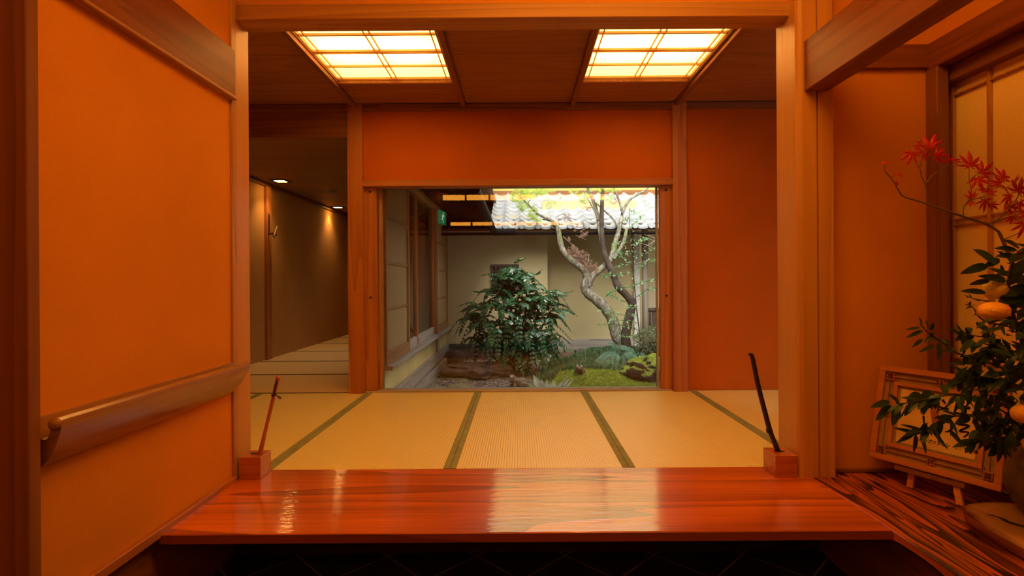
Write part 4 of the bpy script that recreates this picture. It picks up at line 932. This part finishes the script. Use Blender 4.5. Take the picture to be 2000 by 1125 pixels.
# easel
ea = thing('picture_easel', 'small dark wooden easel under the framed calligraphy', 'easel', ((BL + BR) / 2 + Vector((.03, .02, -.09)))); ORG[ea.name] = Vector(ea.location)
fw = -un; 
def leg(p0, p1, w=.012):
    m = MB(); d = (p1 - p0); s = ux * w; q = un * .008
    vs = [p0 - s - q, p0 + s - q, p0 + s + q, p0 - s + q, p1 - s - q, p1 + s - q, p1 + s + q, p1 - s + q]
    m.add(vs, [(0, 1, 2, 3), (7, 6, 5, 4), (0, 4, 5, 1), (1, 5, 6, 2), (2, 6, 7, 3), (3, 7, 4, 0)]); m.build('leg', 'framewood', ea)
c = (BL + BR) / 2
def zt(p, z): return Vector((p.x, p.y, z))
leg(zt(c - ux * .075 + un * .02, .12), zt(P(1778, 957, 2.36), .003)); leg(zt(c + ux * .075 + un * .02, .12), zt(P(1876, 987, 2.17), .003))
leg(zt(c + un * .03, .36), zt(c + un * .13, .003))
m = MB(); p = c + Vector((0, 0, -.004)); s = ux * .13
for (q0, q1, z0, z1) in ((-.028, .04, -.022, -.002),):
    A = p - s + un * q0; B = p + s + un * q0; Cc = p + s + un * q1; Dd = p - s + un * q1; vs = [A + Vector((0, 0, z0)), B + Vector((0, 0, z0)), Cc + Vector((0, 0, z0)), Dd + Vector((0, 0, z0)), A + Vector((0, 0, z1)), B + Vector((0, 0, z1)), Cc + Vector((0, 0, z1)), Dd + Vector((0, 0, z1))]
    m.add(vs, [(0, 1, 2, 3), (7, 6, 5, 4), (0, 4, 5, 1), (1, 5, 6, 2), (2, 6, 7, 3), (3, 7, 4, 0)])
m.build('rest_shelf', 'darkcedar_x', ea)

# ------------------------------------------------------------------ burl slab, pot
out = [(1.668, 2.00), (1.72, 2.055), (1.82, 2.07), (1.93, 2.04), (2.0, 1.95), (2.02, 1.83), (1.98, 1.70), (1.86, 1.60), (1.72, 1.60), (1.645, 1.66), (1.635, 1.78), (1.645, 1.90)]
ring = smooth_line([(x, y, 0) for x, y in out + out[:1]], 4)[:-1]; cx, cy = 1.84, 1.83
t = thing('burl_slab', 'thick irregular burl wood slab with pale rim under the flower pot', 'wooden slab', (cx, cy, 0))
prof = [(.90, .002), (.965, .012), (1.0, .032), (.995, .050), (.975, .060), (.93, .064), (.80, .065)]
vs = []; fs = []; n = len(ring)
for (k_, z) in prof:
    for q in ring: vs.append((cx + (q.x - cx) * k_, cy + (q.y - cy) * k_, z + .004 * noise.noise(Vector((q.x * 9, q.y * 9, z * 20))) * (z > .01)))
for j in range(len(prof) - 1):
    for i in range(n): fs.append((j * n + i, j * n + (i + 1) % n, (j + 1) * n + (i + 1) % n, (j + 1) * n + i))
fs.append(tuple((len(prof) - 1) * n + i for i in range(n))); nb_ = (len(prof) - 3) * n
MB().add(vs, fs).build('slab', 'burl', t, smooth=True)
vs = []
for (k_, z) in ((.885, .0015), (.97, .010), (1.008, .030), (1.003, .046)):
    for q in ring: vs.append((cx + (q.x - cx) * k_, cy + (q.y - cy) * k_, z))
fs = [(j * n + i, j * n + (i + 1) % n, (j + 1) * n + (i + 1) % n, (j + 1) * n + i) for j in range(3) for i in range(n)]
MB().add(vs, fs).build('bark_edge', 'burledge', t, smooth=True)
cv = MB(); pts = smooth_line([(1.705, 1.945, .0655), (1.725, 1.915, .066), (1.722, 1.88, .066), (1.745, 1.84, .066), (1.742, 1.80, .066), (1.765, 1.76, .066), (1.770, 1.70, .066)], 4)
cv.tube(pts, [.002 + .010 * math.sin(PI * i / (len(pts) - 1)) ** .6 * R.uniform(.7, 1.2) for i in range(len(pts))], 6, flat=.25); cv.build('crevice', 'black', t)
VXc, VYc = 1.905, 1.92
t = thing('flower_pot', 'rough brown ceramic flower pot at the right edge, standing on the burl slab', 'pot', (VXc, VYc, .066))
MB().lathe([(.070, .067), (.078, .075), (.105, .115), (.122, .165), (.124, .20), (.112, .245), (.088, .285), (.075, .305), (.080, .318), (.074, .320), (.066, .305), (.070, .28)], VXc, VYc, 40, .01).build('body', 'pot', t, smooth=True)

# ------------------------------------------------------------------ maple and citrus branches in the pot
mouth = Vector((VXc, VYc, .31))
def pl(L, n=5): return smooth_line([Vector(q) if len(q) == 3 and q[0] < 10 else P(*q) for q in L], n)
t = thing('maple_branch', 'arching branch of bright red maple leaves in the flower pot', 'branch', mouth); ORG[t.name] = mouth.copy()
st = MB()
mainL = pl([tuple(mouth - Vector((0, 0, .2))), tuple(mouth), (2020, 700, 1.93), (2008, 620, 1.93), (1990, 550, 1.92), (1975, 510, 1.92), (1961, 475, 1.92), (1950, 452, 1.92)], 5)
st.tube(mainL, taper(.010, .0052, len(mainL)), 8)
br = pl([(1953, 458, 1.92), (1947, 450, 1.92), (1925, 437, 1.92), (1890, 426, 1.91), (1865, 417, 1.90), (1840, 408, 1.90), (1818, 401, 1.89), (1795, 393, 1.88), (1765, 384, 1.88), (1755, 372, 1.87), (1748, 358, 1.87), (1735, 342, 1.87), (1726, 331, 1.87)], 4)
st.tube(br, taper(.0052, .0015, len(br)), 6)
for L in ([(1816, 400, 1.89), (1812, 385, 1.89), (1808, 362, 1.88), (1800, 345, 1.88), (1797, 330, 1.87), (1790, 318, 1.87)], [(1808, 360, 1.88), (1822, 342, 1.88), (1840, 330, 1.89), (1852, 318, 1.89)], [(1797, 326, 1.87), (1800, 310, 1.87), (1805, 290, 1.87)], [(1881, 422, 1.90), (1882, 405, 1.9), (1890, 394, 1.89), (1896, 385, 1.89), (1897, 372, 1.89), (1893, 350, 1.88), (1893, 325, 1.88)], [(1896, 352, 1.88), (1906, 342, 1.88), (1925, 335, 1.88)], [(1890, 394, 1.89), (1905, 388, 1.89), (1922, 385, 1.89), (1935, 372, 1.89)], [(1928, 438, 1.92), (1955, 428, 1.9), (1985, 420, 1.9)], [(1955, 470, 1.92), (1975, 462, 1.9), (2005, 448, 1.9)], [(1940, 436, 1.92), (1970, 410, 1.9), (1990, 380, 1.9), (2000, 350, 1.9)]):
    p = pl(L, 3); st.tube(p, taper(.0024, .0010, len(p)), 5)
mst = st
RM = random.Random(3); lv = MB()
#  centre, size px, lobe direction (dx,dz), tilt
ML = [((1729, 318), 22, (.6, .7), .8), ((1757, 340), 26, (.9, .2), .6), ((1752, 359), 24, (.5, -.9), .7), ((1779, 304), 44, (-.3, -.8), .2), ((1800, 296), 40, (-.4, .5), .4), ((1820, 280), 50, (.4, .9), .15), ((1812, 300), 38, (.2, -.6), .5), ((1836, 304), 44, (.8, .0), .3), ((1796, 283), 28, (-.9, -.1), .9), ((1852, 312), 26, (.2, -.2), .9), ((1866, 312), 38, (.9, .3), .6), ((1895, 316), 52, (.1, .9), .1), ((1925, 332), 52, (.7, .6), .2), ((1912, 354), 44, (.3, -.9), .2), ((1960, 342), 52, (.5, .8), .2), ((1930, 371), 46, (.4, .6), .3), ((1898, 382), 30, (-.3, .6), .9), ((1896, 396), 22, (-.1, -.9), .9), ((1924, 398), 42, (.2, -.7), .2), ((1962, 366), 34, (.3, .3), .9), ((1991, 366), 50, (.3, .9), .3), ((1970, 388), 46, (-.1, -.9), .2), ((1992, 402), 46, (.4, -.8), .2), ((1976, 428), 32, (.2, -.9), .7), ((1998, 444), 46, (-.2, -.9), .2), ((1986, 352), 36, (.8, .3), .6), ((1948, 356), 36, (-.5, .2), .6), ((1975, 405), 36, (.7, -.1), .6), ((2015, 380), 48, (.5, .4), .3), ((2012, 420), 48, (.4, -.4), .3), ((2020, 350), 48, (.3, .9), .3), ((1940, 402), 26, (.6, -.4), .8)]
for (c, s, d, tl) in ML:
    Y = 1.88 + RM.uniform(-.03, .03); p = P(*c, Y); sz = s / F * Y * .98
    nv = Vector((RM.uniform(-.4, .4) * (1 + tl), -1, RM.uniform(-.2, .5) + tl * RM.choice((-.8, 1.1)))); maple(lv, p, nv, (d[0], .1, d[1]), sz, 7, False, .28, RM)
    n_ = nv.normalized(); u_ = Vector((d[0], .1, d[1])); u_ = (u_ - n_ * u_.dot(n_)).normalized(); b_ = p - u_ * sz * .18
    near = min((Vector(q) for q in mst.v), key=lambda q: (q - b_).length)
    if (near - b_).length < .12: mst.tube([b_, b_.lerp(near, .5) + Vector((0, 0, -.003)), near], [.0007, .0009, .0011], 5)
lv.build('foliage', 'mapleleaf', t); mst.build('stems', 'twig', t, smooth=True)

t = thing('citrus_branch', 'dense citrus branches with dark leaves and knobbly orange fruits in the flower pot', 'branch', mouth + Vector((.0, .0, .001))); ORG[t.name] = mouth + Vector((0, 0, .001))
st = MB(); lf = MB(); RC = random.Random(11)
def twig(L, r0, r1, leaves=0, ln=(.045, .07), wd=(.014, .022), sz=4):
    p = pl(L, sz); st.tube(p, taper(r0, r1, len(p)), 6)
    for _ in range(leaves):
        i = RC.randint(1, len(p) - 2); q = p[i].lerp(p[i + 1], RC.random()); d0 = (p[i + 1] - p[i]).normalized()
        d = (d0 * .7 + Vector((RC.uniform(-1, 1), RC.uniform(-.8, .5), RC.uniform(-.9, .7)))).normalized(); L_ = RC.uniform(*ln)
        lf.leaf(q, q + d * L_, (RC.uniform(-.5, .5), -.6, 1), RC.uniform(*wd), .15, .18, 6)
    return p
twig([tuple(mouth - Vector((.01, 0, .2))), tuple(mouth), (2030, 780, 1.86), (2010, 700, 1.84), (1990, 650, 1.82), (1975, 600, 1.82), (1970, 560, 1.82), (1975, 520, 1.82), (1990, 490, 1.82)], .009, .004, 40)
twig([tuple(mouth), (2000, 830, 1.84), (1960, 790, 1.80), (1900, 775, 1.76), (1850, 770, 1.74), (1800, 782, 1.72), (1757, 789, 1.70)], .006, .0018, 34)
twig([(1960, 790, 1.80), (1900, 810, 1.76), (1850, 815, 1.74), (1810, 838, 1.72), (1790, 845, 1.71)], .004, .0015, 26)
twig([(1960, 720, 1.84), (1910, 700, 1.80), (1870, 690, 1.78), (1840, 668, 1.77), (1815, 652, 1.76), (1797, 632, 1.76)], .004, .0015, 14, (.03, .045), (.010, .016))
twig([(1990, 700, 1.84), (1940, 665, 1.82), (1900, 655, 1.80), (1875, 650, 1.79)], .003, .0012, 26, (.025, .045), (.008, .015))
twig([(1980, 640, 1.84), (1920, 625, 1.82), (1900, 600, 1.81), (1885, 595, 1.81)], .003, .0012, 10, (.014, .022), (.006, .009))
twig([(1940, 590, 1.82), (1910, 585, 1.82), (1892, 580, 1.82)], .002, .001, 8, (.014, .02), (.006, .009))
twig([(1990, 760, 1.84), (1940, 740, 1.8), (1890, 735, 1.78), (1860, 745, 1.77)], .004, .0015, 30)
twig([(2000, 840, 1.84), (1950, 830, 1.8), (1920, 850, 1.78), (1900, 865, 1.78)], .004, .0015, 26)
twig([(2010, 700, 1.84), (1960, 680, 1.8), (1930, 690, 1.78), (1895, 720, 1.78)], .004, .0015, 30)
twig([(2010, 800, 1.84), (1970, 850, 1.8), (1950, 870, 1.8)], .003, .0015, 16)
def PL(tip, base, w, Y=1.80): 
    a = P(*base, Y + .01); b = P(*tip, Y - .01); lf.leaf(a, b, (RC.uniform(-.3, .3), -.9, .6), w * .85, .14, .10, 7)
for tip, base, w in (((1906, 484), (1948, 516), .050), ((1925, 520), (1952, 505), .03), ((1879, 532), (1930, 517), .036), ((1915, 536), (1967, 549), .036), ((1896, 554), (1934, 547), .024), ((1880, 566), (1926, 571), .028), ((1946, 482), (1987, 488), .028), ((1948, 498), (1986, 500), .03), ((1964, 467), (1991, 484), .036), ((1977, 544), (2003, 518), .028), ((1975, 536), (2006, 508), .036), ((1990, 550), (2020, 545), .05), ((1953, 592), (2003, 565), .065), ((1960, 575), (2010, 562), .05), ((1962, 540), (1955, 517), .014), ((2006, 600), (1965, 585), .05), ((1990, 610), (1960, 560), .05),
                  ((1702, 794), (1738, 784), .026), ((1738, 769), (1757, 787), .022), ((1712, 821), (1740, 791), .030), ((1745, 832), (1753, 793), .034), ((1753, 864), (1789, 843), .020), ((1787, 885), (1789, 848), .020), ((1812, 888), (1799, 850), .018), ((1748, 834), (1792, 847), .016), ((1762, 828), (1800, 840), .014), ((1856, 878), (1819, 841), .020), ((1888, 874), (1852, 839), .024), ((1845, 868), (1822, 838), .016), ((1773, 783), (1800, 770), .04), ((1800, 790), (1818, 763), .04), ((1830, 800), (1815, 765), .036), ((1768, 812), (1780, 790), .022), ((1775, 790), (1798, 776), .03), ((1867, 828), (1895, 812), .03), ((1935, 820), (1898, 805), .034), ((1925, 850), (1900, 822), .03), ((1960, 868), (1930, 830), .03),
                  ((1771, 642), (1797, 640), .012), ((1772, 658), (1803, 645), .016), ((1783, 677), (1802, 662), .014), ((1797, 619), (1801, 636), .014), ((1810, 625), (1813, 642), .014), ((1824, 631), (1818, 645), .014), ((1797, 687), (1825, 674), .014), ((1836, 703), (1833, 668), .024), ((1855, 672), (1838, 664), .016), ((1865, 690), (1845, 672), .016)):
    PL(tip, base, w, 1.80 if base[0] > 1900 or base[1] < 600 else 1.74)
for _ in range(330):            # the thick mass
    x = RC.uniform(1868, 2060); y = RC.uniform(622, 862)
    if y > 700 and x < 1880 and RC.random() < .5: continue
    if (x - 1868) < (700 - y) * .35: continue
    if y > 800 and x < 1905: continue
    q = P(x, y, RC.uniform(1.70, 1.95)); d = Vector((RC.uniform(-1, .5), RC.uniform(-.9, .4), RC.uniform(-1, .5))).normalized()
    lf.leaf(q, q + d * RC.uniform(.04, .072), (RC.uniform(-.6, .6), -.6, 1), RC.uniform(.014, .022), .15, .18, 6)
for _ in range(60):
    x = RC.uniform(1975, 2050); y = RC.uniform(480, 640); q = P(x, y, RC.uniform(1.78, 1.95)); d = Vector((RC.uniform(-1, .5), RC.uniform(-.9, .4), RC.uniform(-1, .5))).normalized()
    lf.leaf(q, q + d * RC.uniform(.05, .08), (RC.uniform(-.6, .6), -.6, 1), RC.uniform(.022, .032), .15, .15, 6)
st.build('stems', 'darkstem', t, smooth=True); lf.build('foliage', 'citrusleaf', t, smooth=True)
def fruit(px, py, Y, rx, rz, mat, lab):
    c = P(px, py, Y); o = MB().blob(tuple(c), (rx, rx * .95, rz), int(px), .045, 4, 2.6).build('citrus_fruit', mat, t, smooth=True)
    o['label'] = lab
    MB().tube([c + Vector((0, -.005, rz * .93)), c + Vector((0, 0, rz + .014))], [.004, .0025], 6).build('stalk', 'twig', o, local=False)
fruit(1943, 566, 1.83, .037, .032, 'greenfruit', 'yellow-green upper citrus fruit half under a leaf')
fruit(1940, 607, 1.79, .0465, .031, 'orangefruit', 'bright orange citrus fruit, the most exposed one')
fruit(1996, 808, 1.72, .031, .030, 'orangefruit', 'orange citrus fruit at the right edge')
fruit(2010, 868, 1.74, .022, .022, 'orangefruit', 'lowest small orange citrus fruit')

# exit sign behind the viewer, mirrored in the garden glass
t = thing('exit_sign', 'green emergency exit sign with a white running figure, mirrored in the garden glass', 'exit sign', (-1.30, .1, 2.02))
th_ = math.radians(-24)
g = MB().box(-.18, .18, -.012, .012, -.115, .115, .003); g.build('panel', 'exitgreen', t, local=True)
k = MB(); yf = .014
k.tube([(.02, yf, .075), (.02, yf + .001, .075)], .018, 14)
for p, r in (([(.01, .05), (-.02, .0)], .014), ([(-.02, .0), (.02, -.04), (.0, -.085)], .010), ([(-.02, .0), (-.05, -.04), (-.09, -.05)], .010), ([(.01, .045), (.05, .02), (.07, .04)], .007), ([(.01, .045), (-.03, .045), (-.05, .01)], .007)): k.tube([(x, yf, z) for x, z in p], r, 6, flat=.3)
k.build('running_figure', 'exitwhite', t, local=True)
t.rotation_euler = (0, 0, math.radians(-80))
MB().box(-.004, .004, -.004, .004, .11, .98, .001).build('hanger', 'glassgrey', t, local=True)
